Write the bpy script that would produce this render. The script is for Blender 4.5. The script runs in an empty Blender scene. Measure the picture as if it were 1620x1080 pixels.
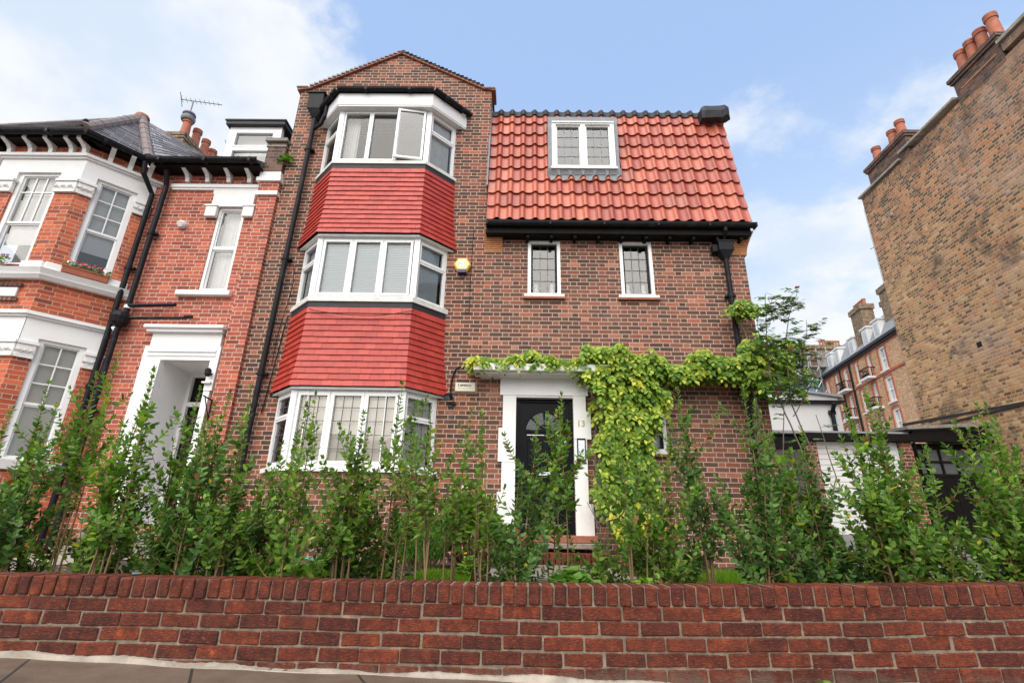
import bpy, math, random
import numpy as np
from mathutils import Vector, Matrix

S = bpy.context.scene
COL = S.collection
R = math.radians
random.seed(7)

# ------------------------------------------------------------------ camera
CAM_Z = 0.9
cam_d = bpy.data.cameras.new('camera'); cam = bpy.data.objects.new('camera', cam_d); COL.objects.link(cam)
cam_d.sensor_width = 36.0; cam_d.lens = 802.0 / 1620.0 * 36.0
cam_d.clip_start = 0.05; cam_d.clip_end = 6000
_p, _y, _r = R(20.5), R(-0.9), R(1.08)
_F = Vector((math.sin(_y) * math.cos(_p), math.cos(_y) * math.cos(_p), math.sin(_p)))
_Rt = Vector((math.cos(_y), -math.sin(_y), 0)); _U = _Rt.cross(_F)
_R2 = _Rt * math.cos(_r) + _U * math.sin(_r); _U2 = -_Rt * math.sin(_r) + _U * math.cos(_r)
M4 = Matrix((_R2, _U2, -_F)).transposed().to_4x4(); M4.translation = (0, 0, CAM_Z)
cam.matrix_world = M4
S.camera = cam

# ------------------------------------------------------------------ light and sky
SUN_ELEV, SUN_AZ = 46.0, 196.0       # the sun stands behind the camera, a little to the left, behind thin cloud
S.view_settings.view_transform = 'Standard'; S.view_settings.look = 'None'
S.view_settings.gamma = 1.0; S.view_settings.use_curve_mapping = False
S.view_settings.exposure = 1.05
sun_d = bpy.data.lights.new('sun', 'SUN'); sun = bpy.data.objects.new('sun', sun_d); COL.objects.link(sun)
sun_d.energy = 2.1; sun_d.angle = R(74); sun_d.color = (1.0, 0.94, 0.85)
_az = R(SUN_AZ)
_sd = Vector((math.sin(_az) * math.cos(R(SUN_ELEV)), math.cos(_az) * math.cos(R(SUN_ELEV)), math.sin(R(SUN_ELEV))))
sun.rotation_euler = _sd.to_track_quat('Z', 'Y').to_euler(); sun.location = (-6, -12, 20)

W = bpy.data.worlds.new('World'); S.world = W; W.use_nodes = True


class NB:
    """small node-graph builder"""
    def __init__(s, tree): s.t = tree; s.n = tree.nodes; s.l = tree.links

    def node(s, typ, **kw):
        n = s.n.new(typ)
        for k, v in kw.items(): setattr(n, k, v)
        return n

    def put(s, sock, v):
        if v is None: return
        if isinstance(v, bpy.types.NodeSocket): s.l.new(v, sock)
        else: sock.default_value = v

    def m(s, op, a, b=None, c=None, clamp=False):
        n = s.node('ShaderNodeMath', operation=op, use_clamp=clamp)
        s.put(n.inputs[0], a); s.put(n.inputs[1], b); s.put(n.inputs[2], c)
        return n.outputs[0]

    def sep(s, v):
        n = s.node('ShaderNodeSeparateXYZ'); s.put(n.inputs[0], v); return n.outputs

    def comb(s, x, y, z=0.0):
        n = s.node('ShaderNodeCombineXYZ'); s.put(n.inputs[0], x); s.put(n.inputs[1], y); s.put(n.inputs[2], z)
        return n.outputs[0]

    def noise(s, vec, scale, detail=3.0, rough=0.55, col=False, dist=0.0):
        n = s.node('ShaderNodeTexNoise'); s.put(n.inputs['Vector'], vec)
        n.inputs['Scale'].default_value = scale; n.inputs['Detail'].default_value = detail
        n.inputs['Roughness'].default_value = rough; n.inputs['Distortion'].default_value = dist
        return n.outputs['Color' if col else 'Fac']

    def white(s, vec, col=False):
        n = s.node('ShaderNodeTexWhiteNoise', noise_dimensions='3D'); s.put(n.inputs['Vector'], vec)
        return n.outputs['Color' if col else 'Value']

    def ramp(s, fac, stops, interp='LINEAR'):
        n = s.node('ShaderNodeValToRGB'); n.color_ramp.interpolation = interp
        e = n.color_ramp.elements
        while len(e) < len(stops): e.new(0.5)
        for i, (p, c) in enumerate(stops):
            e[i].position = p; e[i].color = (c[0], c[1], c[2], 1) if not isinstance(c, (int, float)) else (c, c, c, 1)
        s.put(n.inputs[0], fac); return n.outputs[0]

    def mix(s, fac, a, b, mode='MIX'):
        n = s.node('ShaderNodeMix', data_type='RGBA', blend_type=mode)
        s.put(n.inputs['Factor'], fac)
        for so, v in ((n.inputs[6], a), (n.inputs[7], b)):
            if isinstance(v, tuple) and len(v) == 3: v = (*v, 1)
            s.put(so, v)
        return n.outputs[2]

    def smooth(s, v, lo, hi):
        n = s.node('ShaderNodeMapRange', interpolation_type='SMOOTHSTEP')
        s.put(n.inputs[0], v); s.put(n.inputs[1], lo); s.put(n.inputs[2], hi)
        return n.outputs[0]

    def vmath(s, op, a, b=None):
        n = s.node('ShaderNodeVectorMath', operation=op); s.put(n.inputs[0], a); s.put(n.inputs[1], b)
        return n.outputs[0]

    def bump(s, h, strength=0.5, dist=0.01, normal=None):
        n = s.node('ShaderNodeBump'); n.inputs['Strength'].default_value = strength
        n.inputs['Distance'].default_value = dist; s.put(n.inputs['Height'], h); s.put(n.inputs['Normal'], normal)
        return n.outputs[0]


# sky: physical sky with broken white cloud, thicker to the left and low on the right
g = NB(W.node_tree)
for n in list(g.n): g.n.remove(n)
sky = g.node('ShaderNodeTexSky', sky_type='NISHITA'); sky.sun_disc = False
sky.sun_elevation = R(SUN_ELEV); sky.sun_rotation = R(SUN_AZ); sky.air_density = 1.0; sky.dust_density = 2.0; sky.ozone_density = 1.2
tc = g.node('ShaderNodeTexCoord'); D = tc.outputs['Generated']
sx, sy, sz = g.sep(D)
up = g.m('MAXIMUM', sz, 0.06)
pv = g.comb(g.m('DIVIDE', sx, g.m('ADD', up, 0.35)), g.m('DIVIDE', sy, g.m('ADD', up, 0.35)), 0.0)
big = g.noise(g.vmath('ADD', pv, (3.1, 1.7, 0.4)), 1.25, 2.0, 0.5)
det = g.noise(g.vmath('ADD', pv, (0.3, 5.7, 2.4)), 4.2, 7.0, 0.58, dist=0.15)
left = g.smooth(sx, -0.13, -0.29)                       # the big bank stands to the left
low = g.smooth(sz, 0.74, 0.22)
dens = g.m('ADD', g.m('MULTIPLY', big, 0.55), g.m('MULTIPLY', det, 0.62))
dens = g.m('ADD', dens, g.m('MULTIPLY', left, 0.23))
hi = g.smooth(sz, 0.60, 0.84)
dens = g.m('SUBTRACT', dens, g.m('MULTIPLY', hi, 0.24))
dens = g.m('ADD', dens, g.m('MULTIPLY', low, 0.10))
back = g.smooth(sy, 0.10, -0.30)
dens = g.m('ADD', dens, g.m('MULTIPLY', back, 0.16))
cm = g.smooth(dens, 0.54, 0.66)
tone = g.noise(g.vmath('ADD', pv, (7.3, 2.7, 1.4)), 3.0, 5.0, 0.6)
cloudc = g.mix(g.smooth(tone, 0.35, 0.62), (0.40, 0.46, 0.54, 1), (0.55, 0.555, 0.56, 1))
skyc = g.mix(1.0, sky.outputs[0], (0.10, 0.10, 0.10, 1), 'MULTIPLY')
veil = g.mix(g.m('ADD', 0.66, g.m('MULTIPLY', low, 0.32)), skyc, g.mix(low, (0.295, 0.42, 0.65, 1), (0.44, 0.51, 0.58, 1)))
final = g.mix(g.m('MULTIPLY', cm, 0.93), veil, cloudc)
bg = g.node('ShaderNodeBackground'); g.put(bg.inputs[0], final); bg.inputs[1].default_value = 0.88
wo = g.node('ShaderNodeOutputWorld'); g.l.new(bg.outputs[0], wo.inputs[0])


# ------------------------------------------------------------------ materials
def new_mat(name):
    m = bpy.data.materials.new(name); m.use_nodes = True
    g = NB(m.node_tree); b = g.n['Principled BSDF']
    return m, g, b


def plain(name, col, rough=0.5, var=0.12, scale=6.0, bump=0.0, bscale=60.0, metal=0.0, spec=0.5, grime=None, coat=0.0):
    m, g, b = new_mat(name)
    tc = g.node('ShaderNodeTexCoord').outputs['Object']
    n1 = g.noise(tc, scale, 5.0, 0.6)
    lo = tuple(c * (1 - var) for c in col); hi = tuple(min(1, c * (1 + var)) for c in col)
    c = g.ramp(n1, [(0.25, lo), (0.75, hi)])
    if grime:
        n2 = g.noise(tc, grime[1], 6.0, 0.7, dist=0.6)
        c = g.mix(g.m('MULTIPLY', g.smooth(n2, 0.5, 0.72), grime[2]), c, (*grime[0], 1))
    g.put(b.inputs['Base Color'], c)
    g.put(b.inputs['Roughness'], g.m('ADD', rough - 0.08, g.m('MULTIPLY', g.noise(tc, scale * 3, 4.0), 0.16)))
    b.inputs['Metallic'].default_value = metal; b.inputs['Specular IOR Level'].default_value = spec
    b.inputs['Coat Weight'].default_value = coat; b.inputs['Coat Roughness'].default_value = 0.15
    if bump: g.put(b.inputs['Normal'], g.bump(g.noise(tc, bscale, 5.0, 0.65), bump, 0.01))
    return m


def brick(name, pal, mortar, course=0.075, st=0.225, hd=0.1125, joint=0.011, seed=0.0, stain=None, rough=0.82,
          bumpd=0.006, zone=None, mvar=0.25, soft=0.0, soot=None):
    """bricks in Flemish bond (hd > 0) or stretcher bond (hd = 0), drawn from UV in metres"""
    m, g, b = new_mat(name)
    uv = g.node('ShaderNodeUVMap').outputs[0]
    ob = g.node('ShaderNodeTexCoord').outputs['Object']
    wob = g.noise(g.vmath('ADD', uv, (seed, seed, seed)), 9.0, 3.0, 0.6, col=True)
    wob = g.vmath('MULTIPLY', g.vmath('SUBTRACT', wob, (0.5, 0.5, 0.5)), (0.014, 0.010, 0))
    u, v, _ = g.sep(g.vmath('ADD', uv, wob))
    per = st + hd
    rowf = g.m('DIVIDE', v, course); row = g.m('FLOOR', rowf); rv = g.m('MULTIPLY', g.m('FRACT', rowf), course)
    shift = g.m('MULTIPLY', g.white(g.comb(row, seed + 3.3, 0.7)), 0.06)
    uu = g.m('ADD', g.m('ADD', g.m('DIVIDE', u, per), g.m('MULTIPLY', row, 0.5)), shift)
    k = g.m('FLOOR', uu); fx = g.m('MULTIPLY', g.m('FRACT', uu), per)
    if hd > 0:
        isH = g.m('GREATER_THAN', fx, st)
        loc = g.m('SUBTRACT', fx, g.m('MULTIPLY', isH, st))
        wid = g.m('SUBTRACT', st, g.m('MULTIPLY', isH, st - hd))
        bid = g.m('ADD', g.m('MULTIPLY', k, 2.0), isH)
    else:
        loc, wid, bid = fx, st, k
    dv = g.m('MINIMUM', loc, g.m('SUBTRACT', wid, loc)); dh = g.m('MINIMUM', rv, g.m('SUBTRACT', course, rv))
    d = g.m('MINIMUM', dv, dh)
    mask = g.smooth(d, joint * 0.32 - soft, joint * 0.66 + soft)
    idv = g.comb(bid, row, seed + 0.5)
    r1 = g.white(idv); r2 = g.white(g.comb(bid, row, seed + 9.5))
    fine = g.noise(uv, 42.0, 5.0, 0.75)
    fac = g.m('ADD', r1, g.m('MULTIPLY', g.m('SUBTRACT', fine, 0.5), 0.75), clamp=True)
    bc = g.ramp(fac, pal)
    if zone:   # second palette where weather and repair changed the wall
        bc2 = g.ramp(fac, zone[0])
        zn = g.noise(ob, zone[1], 4.0, 0.6, dist=0.5)
        zf = g.smooth(g.m('ADD', zn, g.m('MULTIPLY', g.m('SUBTRACT', r2, 0.5), 0.16)), zone[2], zone[3])
        if len(zone) > 4:      # the band under the parapet is the most weathered
            zz = g.sep(ob)[2]
            zf = g.m('MAXIMUM', g.m('MULTIPLY', zf, zone[6]), g.m('MULTIPLY', g.smooth(g.m('ADD', zz, g.m('MULTIPLY', g.m('SUBTRACT', zn, 0.5), 5.0)), zone[4], zone[5]), 0.8))
        bc = g.mix(zf, bc, bc2)
    sh = g.m('ADD', 0.78, g.m('MULTIPLY', r2, 0.44))
    bc = g.mix(1.0, bc, g.comb(sh, sh, sh), 'MULTIPLY')
    bs = g.m('ADD', 0.74, g.m('MULTIPLY', g.noise(ob, 1.3, 5.0, 0.65, dist=0.5), 0.52))
    bc = g.mix(1.0, bc, g.comb(bs, bs, bs), 'MULTIPLY')
    mc = g.mix(g.noise(uv, 7.0, 5.0, 0.7), tuple(c * (1 - mvar) for c in mortar) + (1,), tuple(min(1, c * (1 + mvar)) for c in mortar) + (1,))
    c = g.mix(mask, mc, bc)
    if stain:
        for col, sc, lo, hi, amt in stain:
            sn = g.noise(g.vmath('ADD', ob, (seed * 3, 0, seed)), sc, 6.0, 0.68, dist=0.8)
            c = g.mix(g.m('MULTIPLY', g.smooth(sn, lo, hi), amt), c, (*col, 1))
    if soot:     # smoke and rain have blackened the wall head and the foot of the chimneys
        zz = g.sep(ob)[2]; sn = g.noise(ob, 0.9, 6.0, 0.7, dist=0.7)
        sf = g.smooth(g.m('ADD', zz, g.m('MULTIPLY', g.m('SUBTRACT', sn, 0.5), 6.0)), soot[0], soot[1])
        c = g.mix(g.m('MULTIPLY', sf, soot[2]), c, (0.060, 0.046, 0.036, 1))
    g.put(b.inputs['Base Color'], c)
    b.inputs['Roughness'].default_value = rough
    h = g.m('ADD', g.m('MULTIPLY', mask, 0.75), g.m('MULTIPLY', g.m('ADD', fine, r2), 0.18))
    g.put(b.inputs['Normal'], g.bump(h, 0.9, bumpd))
    return m


MAIN_PAL = [(0.0, (0.045, 0.024, 0.017)), (0.22, (0.078, 0.036, 0.023)), (0.5, (0.125, 0.047, 0.028)), (0.75, (0.180, 0.057, 0.032)), (0.93, (0.27, 0.072, 0.036)), (1.0, (0.36, 0.12, 0.06))]
m_brick_main = brick('dark red house brick', MAIN_PAL, (0.48, 0.33, 0.25), joint=0.0135, seed=1.0,
                     stain=[((0.42, 0.30, 0.25), 0.9, 0.56, 0.80, 0.32), ((0.035, 0.028, 0.026), 0.7, 0.57, 0.78, 0.50)])
m_brick_wing = brick('red brown wing brick', [(0.0, (0.065, 0.036, 0.025)), (0.25, (0.105, 0.050, 0.033)), (0.5, (0.150, 0.062, 0.039)), (0.75, (0.205, 0.071, 0.042)), (0.93, (0.28, 0.080, 0.042)), (1.0, (0.36, 0.17, 0.11))],
                     (0.50, 0.345, 0.27), joint=0.0125, seed=4.0,
                     stain=[((0.45, 0.34, 0.29), 0.8, 0.56, 0.80, 0.30), ((0.045, 0.036, 0.034), 0.9, 0.60, 0.80, 0.35)])
NPAL = [(0.0, (0.23, 0.050, 0.030)), (0.3, (0.33, 0.070, 0.038)), (0.6, (0.41, 0.085, 0.045)), (0.9, (0.48, 0.120, 0.062)), (1.0, (0.19, 0.055, 0.04))]
m_brick_orange = brick('bright orange red brick', [(0.0, (0.22, 0.05, 0.03)), (0.2, (0.36, 0.070, 0.028)), (0.6, (0.46, 0.095, 0.035)), (0.9, (0.53, 0.13, 0.05)), (1.0, (0.16, 0.06, 0.05))],
                       (0.56, 0.36, 0.27), joint=0.010, seed=2.0, stain=[((0.08, 0.04, 0.03), 1.6, 0.58, 0.82, 0.45)])
m_brick_salmon = brick('salmon red neighbour brick', NPAL, (0.60, 0.42, 0.34), joint=0.0115, seed=3.0,
                       stain=[((0.55, 0.38, 0.30), 1.1, 0.60, 0.80, 0.30), ((0.16, 0.06, 0.045), 1.0, 0.60, 0.80, 0.30)])
m_brick_soot = brick('sooty brown pier brick', [(0, (0.05, 0.035, 0.03)), (0.5, (0.11, 0.06, 0.045)), (1, (0.22, 0.10, 0.06))], (0.20, 0.16, 0.13), seed=6.0, joint=0.010)
m_brick_stock = brick('weathered yellow stock brick',
                      [(0, (0.15, 0.085, 0.043)), (0.15, (0.30, 0.165, 0.075)), (0.45, (0.48, 0.275, 0.115)), (0.75, (0.57, 0.345, 0.155)), (0.95, (0.58, 0.40, 0.24)), (1, (0.50, 0.18, 0.075))],
                      (0.52, 0.365, 0.235), st=0.175, hd=0.085, joint=0.017, seed=5.0, soft=0.0025, soot=(8.6, 10.4, 0.62),
                      zone=([(0, (0.050, 0.040, 0.032)), (0.35, (0.12, 0.075, 0.05)), (0.5, (0.42, 0.13, 0.050)), (0.75, (0.50, 0.17, 0.065)), (1, (0.42, 0.26, 0.13))], 0.55, 0.49, 0.58, 6.0, 8.4, 0.65),
                      stain=[((0.070, 0.058, 0.046), 0.8, 0.52, 0.66, 0.70), ((0.50, 0.36, 0.30), 0.35, 0.52, 0.70, 0.40), ((0.50, 0.28, 0.12), 0.5, 0.56, 0.7, 0.35)])
m_brick_far = brick('far buff brick', [(0, (0.42, 0.23, 0.125)), (0.5, (0.60, 0.35, 0.19)), (1, (0.66, 0.42, 0.25))], (0.60, 0.42, 0.28), seed=8.0)
m_brick_farred = brick('far red brick', [(0, (0.40, 0.09, 0.05)), (1, (0.58, 0.15, 0.08))], (0.48, 0.24, 0.17), seed=8.5)
m_brick_chim = brick('brown chimney brick', [(0, (0.13, 0.085, 0.05)), (0.5, (0.28, 0.19, 0.11)), (1, (0.36, 0.26, 0.17))], (0.12, 0.10, 0.08), seed=9.0)
m_corbel = plain('thin orange creasing tile', (0.50, 0.22, 0.10), 0.8, 0.25, 30)

m_white = plain('white gloss paint', (0.80, 0.80, 0.79), 0.35, 0.03, 2.0, grime=((0.50, 0.48, 0.43), 3.0, 0.16))
m_upvc = plain('white plastic frame', (0.82, 0.82, 0.82), 0.28, 0.02, 3.0, grime=((0.58, 0.57, 0.54), 5.0, 0.14))
m_stucco = plain('white painted stucco', (0.80, 0.79, 0.78), 0.55, 0.04, 2.0, bump=0.25, bscale=35, grime=((0.52, 0.49, 0.44), 2.5, 0.22))
m_carved = plain('carved white capital', (0.78, 0.77, 0.75), 0.6, 0.05, 9.0, bump=1.0, bscale=16)
m_sill = plain('weathered pale sill', (0.66, 0.65, 0.61), 0.55, 0.08, 8.0, grime=((0.30, 0.29, 0.26), 7.0, 0.5))
m_black = plain('black gloss gutter paint', (0.014, 0.014, 0.017), 0.38, 0.3, 5.0, grime=((0.06, 0.06, 0.06), 6.0, 0.4), spec=0.12)
m_lead = plain('grey lead flashing', (0.20, 0.21, 0.23), 0.55, 0.18, 7.0, bump=0.3, bscale=14, grime=((0.42, 0.43, 0.44), 8.0, 0.4))
m_darklead = plain('dark lead flashing', (0.028, 0.029, 0.034), 0.55, 0.3, 7.0, bump=0.3, bscale=14, spec=0.3)
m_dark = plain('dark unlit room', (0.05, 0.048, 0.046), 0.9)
m_door = plain('black gloss door paint', (0.008, 0.008, 0.010), 0.25, 0.15, 3.0, spec=0.08)
m_chrome = plain('polished door metal', (0.72, 0.72, 0.72), 0.22, 0.05, metal=1.0)
m_brass = plain('dull brass', (0.30, 0.24, 0.13), 0.4, 0.1, metal=0.8)
m_leadcame = plain('lead came', (0.10, 0.10, 0.11), 0.5, 0.1)
m_curtain = plain('pale net curtain', (0.74, 0.72, 0.69), 0.9, 0.06, 12.0)
m_cream_blind = plain('cream roller blind', (0.78, 0.70, 0.58), 0.9, 0.06, 3.0)
m_slat = plain('white venetian slat', (0.74, 0.83, 0.86), 0.5, 0.03)
m_pot = plain('terracotta chimney pot', (0.42, 0.135, 0.075), 0.75, 0.25, 7.0, bump=0.3, bscale=40, grime=((0.09, 0.06, 0.05), 6.0, 0.7))
m_terra = plain('terracotta sill tile', (0.30, 0.105, 0.06), 0.7, 0.25, 14.0)
m_concrete = plain('worn concrete', (0.36, 0.31, 0.25), 0.85, 0.3, 9.0, bump=0.5, bscale=60, grime=((0.20, 0.18, 0.15), 6.0, 0.6))
m_flaunch = plain('grey mortar flaunching', (0.24, 0.22, 0.20), 0.9, 0.3, 12.0, bump=0.8, bscale=25)
m_alarm_y = plain('yellow alarm plastic', (0.82, 0.50, 0.10), 0.4, 0.03)
m_alarm_top = plain('pale yellow alarm face', (0.86, 0.68, 0.30), 0.4, 0.03)
m_blue = plain('dark blue plastic', (0.012, 0.016, 0.09), 0.3, 0.05)
m_bluetext = plain('mid blue lettering', (0.12, 0.36, 0.62), 0.5, 0.03)
m_skin_white = plain('alarm badge white', (0.74, 0.80, 0.82), 0.4, 0.02)
m_creambox = plain('cream alarm plastic', (0.66, 0.60, 0.49), 0.5, 0.05)
m_ink = plain('black print', (0.02, 0.02, 0.02), 0.5, 0.0)
m_greyprint = plain('faded grey print', (0.40, 0.37, 0.32), 0.6, 0.0)
m_scaff = plain('galvanised tube', (0.42, 0.43, 0.44), 0.4, 0.1, metal=0.6)
m_bluesheet = plain('blue debris netting', (0.16, 0.33, 0.52), 0.8, 0.5, 2.5)
m_render_w = plain('white rendered wall', (0.72, 0.73, 0.74), 0.7, 0.04, 0.8, grime=((0.50, 0.50, 0.49), 0.9, 0.3))
m_greyroof = plain('grey felt roof', (0.30, 0.31, 0.33), 0.7, 0.15, 2.0)
m_garage = plain('white garage door paint', (0.78, 0.78, 0.78), 0.4, 0.04, 1.5)
m_blackwood = plain('black stained timber', (0.008, 0.007, 0.007), 0.65, 0.4, 8.0, spec=0.15)
m_darkglass = plain('dark garage pane', (0.10, 0.11, 0.12), 0.15, 0.2)
m_soil = plain('dark garden soil', (0.055, 0.038, 0.026), 0.95, 0.4, 14.0, bump=1.0, bscale=30, grime=((0.14, 0.10, 0.06), 20.0, 0.6))
m_ground = plain('dull ground', (0.12, 0.115, 0.10), 0.95, 0.2, 0.3)
m_hose = plain('teal garden hose', (0.10, 0.42, 0.42), 0.4, 0.05)
m_stepstone = plain('worn step stone', (0.24, 0.20, 0.165), 0.8, 0.25, 12.0, bump=0.5, bscale=40, grime=((0.12, 0.10, 0.08), 9.0, 0.7))
m_bark = plain('brown twig bark', (0.17, 0.105, 0.055), 0.85, 0.3, 20.0, bump=0.6, bscale=80)
m_bark_pale = plain('tan hedge stem', (0.20, 0.125, 0.06), 0.8, 0.35, 12.0, bump=0.4, bscale=60)
m_bark_dark = plain('grey brown vine bark', (0.13, 0.105, 0.08), 0.9, 0.3, 14.0, bump=0.8, bscale=40)
m_planter = plain('terracotta planter', (0.36, 0.11, 0.06), 0.8, 0.15, 9.0)
m_stone_planter = plain('pale stone planter', (0.42, 0.34, 0.27), 0.85, 0.2, 9.0)
m_alu = plain('aerial metal', (0.16, 0.13, 0.13), 0.5, 0.2, metal=0.5)
m_slab_wood = plain('pale timber board', (0.40, 0.33, 0.26), 0.8, 0.25, 6.0)


def glass_mat(name, reflect=0.22, tint=(0.93, 0.95, 0.96), spec=0.85):
    m, g, b = new_mat(name); g.n.remove(b)
    out = [n for n in g.n if n.type == 'OUTPUT_MATERIAL'][0]
    ob = g.node('ShaderNodeTexCoord').outputs['Object']
    bp = g.bump(g.noise(ob, 1.7, 2.0), 0.10, 0.02)
    gl = g.node('ShaderNodeBsdfGlossy'); gl.inputs['Roughness'].default_value = 0.03
    gl.inputs['Color'].default_value = (spec, spec, spec, 1); g.put(gl.inputs['Normal'], bp)
    tr = g.node('ShaderNodeBsdfTransparent'); tr.inputs[0].default_value = (*tint, 1)
    fr = g.node('ShaderNodeFresnel'); fr.inputs[0].default_value = 1.5
    mx = g.node('ShaderNodeMixShader'); g.put(mx.inputs[0], g.m('ADD', g.m('MULTIPLY', fr.outputs[0], 0.9), reflect, clamp=True))
    g.l.new(tr.outputs[0], mx.inputs[1]); g.l.new(gl.outputs[0], mx.inputs[2]); g.l.new(mx.outputs[0], out.inputs[0])
    return m


m_glass = glass_mat('window glass', 0.06, spec=.7)
m_glass_hi = glass_mat('bright reflecting glass', 0.11, spec=.7)


def tile_red():
    m, g, b = new_mat('glossy red painted plain tile')
    isl = g.node('ShaderNodeNewGeometry').outputs['Random Per Island']
    ob = g.node('ShaderNodeTexCoord').outputs['Object']
    c = g.ramp(isl, [(0, (0.37, 0.036, 0.026)), (0.5, (0.42, 0.045, 0.031)), (1, (0.48, 0.060, 0.040))])
    c = g.mix(g.m('MULTIPLY', g.smooth(g.noise(ob, 7.0, 6.0, 0.7), 0.52, 0.75), 0.22), c, (0.26, 0.022, 0.02, 1))
    g.put(b.inputs['Base Color'], c)
    g.put(b.inputs['Roughness'], g.m('ADD', 0.28, g.m('MULTIPLY', g.noise(ob, 9.0, 4.0), 0.30)))
    b.inputs['Specular IOR Level'].default_value = 0.4
    g.put(b.inputs['Normal'], g.bump(g.noise(ob, 26.0, 4.0, 0.6), 0.35, 0.008))
    return m


def pantile():
    m, g, b = new_mat('orange red clay pantile')
    isl = g.node('ShaderNodeNewGeometry').outputs['Random Per Island']
    ob = g.node('ShaderNodeTexCoord').outputs['Object']
    c = g.ramp(isl, [(0, (0.31, 0.058, 0.032)), (0.5, (0.39, 0.080, 0.043)), (0.9, (0.50, 0.125, 0.066)), (1, (0.34, 0.10, 0.065))])
    st = g.noise(g.vmath('MULTIPLY', ob, (6.0, 1.0, 1.6)), 1.5, 5.0, 0.7)
    c = g.mix(g.m('MULTIPLY', g.smooth(st, 0.52, 0.76), 0.40), c, (0.20, 0.105, 0.085, 1))
    c = g.mix(g.m('MULTIPLY', g.smooth(g.noise(ob, 22.0, 5.0, 0.7), 0.55, 0.8), 0.3), c, (0.55, 0.22, 0.15, 1))
    g.put(b.inputs['Base Color'], c)
    g.put(b.inputs['Roughness'], g.m('ADD', 0.22, g.m('MULTIPLY', g.noise(ob, 5.0, 4.0), 0.28)))
    g.put(b.inputs['Normal'], g.bump(g.noise(ob, 40.0, 4.0, 0.6), 0.15, 0.006))
    return m


def slate():
    m, g, b = new_mat('wet dark roof slate')
    isl = g.node('ShaderNodeNewGeometry').outputs['Random Per Island']
    ob = g.node('ShaderNodeTexCoord').outputs['Object']
    c = g.ramp(isl, [(0, (0.10, 0.095, 0.105)), (0.6, (0.18, 0.17, 0.18)), (1, (0.28, 0.26, 0.26))])
    g.put(b.inputs['Base Color'], c)
    g.put(b.inputs['Roughness'], g.m('ADD', 0.22, g.m('MULTIPLY', g.noise(ob, 9.0, 4.0), 0.3)))
    return m


def wall_brick():
    """rusticated facing brick of the near wall: each brick a mesh island of its own colour"""
    m, g, b = new_mat('rusticated dark red wall brick')
    isl = g.node('ShaderNodeNewGeometry').outputs['Random Per Island']
    ob = g.node('ShaderNodeTexCoord').outputs['Object']
    n1 = g.noise(ob, 11.0, 5.0, 0.65)
    n1 = g.m('ADD', g.m('MULTIPLY', n1, 0.5), g.m('MULTIPLY', g.noise(ob, 26.0, 5.0, 0.7, dist=0.4), 0.5))
    f = g.m('ADD', g.m('MULTIPLY', isl, 0.34), g.m('MULTIPLY', g.m('SUBTRACT', n1, 0.36), 2.1), clamp=True)
    c = g.ramp(f, [(0.0, (0.036, 0.010, 0.008)), (0.28, (0.080, 0.018, 0.011)), (0.55, (0.145, 0.031, 0.015)), (0.80, (0.25, 0.052, 0.019)), (1.0, (0.44, 0.105, 0.034))])
    drag = g.noise(g.vmath('MULTIPLY', ob, (55.0, 20.0, 170.0)), 1.0, 3.0, 0.6, dist=0.9)
    c = g.mix(g.m('MULTIPLY', g.smooth(drag, 0.56, 0.68), 0.42), c, (0.40, 0.13, 0.080, 1))
    chip = g.noise(ob, 8.0, 6.0, 0.75)
    c = g.mix(g.m('MULTIPLY', g.smooth(chip, 0.73, 0.78), 0.7), c, (0.50, 0.24, 0.14, 1))
    c = g.mix(g.m('MULTIPLY', g.smooth(g.noise(ob, 2.2, 6.0, 0.7), 0.55, 0.75), 0.35), c, (0.045, 0.028, 0.024, 1))
    zz = g.sep(ob)[2]                      # splash-back dirt along the foot of the wall
    foot = g.smooth(g.m('ADD', zz, g.m('MULTIPLY', g.m('SUBTRACT', chip, 0.5), 0.30)), 0.075, -0.01)
    c = g.mix(g.m('MULTIPLY', foot, 0.6), c, (0.16, 0.12, 0.085, 1))
    g.put(b.inputs['Base Color'], c)
    g.put(b.inputs['Roughness'], g.m('ADD', 0.45, g.m('MULTIPLY', n1, 0.35))); b.inputs['Specular IOR Level'].default_value = 0.3
    h = g.m('ADD', g.m('MULTIPLY', drag, 1.4), g.m('MULTIPLY', g.noise(ob, 75.0, 4.0, 0.7), 0.5))
    g.put(b.inputs['Normal'], g.bump(h, 1.0, 0.009))
    return m


def mortar():
    m, g, b = new_mat('rough grey brown mortar')
    ob = g.node('ShaderNodeTexCoord').outputs['Object']
    c = g.ramp(g.noise(ob, 13.0, 6.0, 0.7), [(0.2, (0.11, 0.085, 0.06)), (0.5, (0.23, 0.185, 0.135)), (0.8, (0.40, 0.33, 0.25))])
    g.put(b.inputs['Base Color'], c); b.inputs['Roughness'].default_value = 0.92
    g.put(b.inputs['Normal'], g.bump(g.noise(ob, 60.0, 6.0, 0.7), 1.0, 0.012))
    return m


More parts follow.
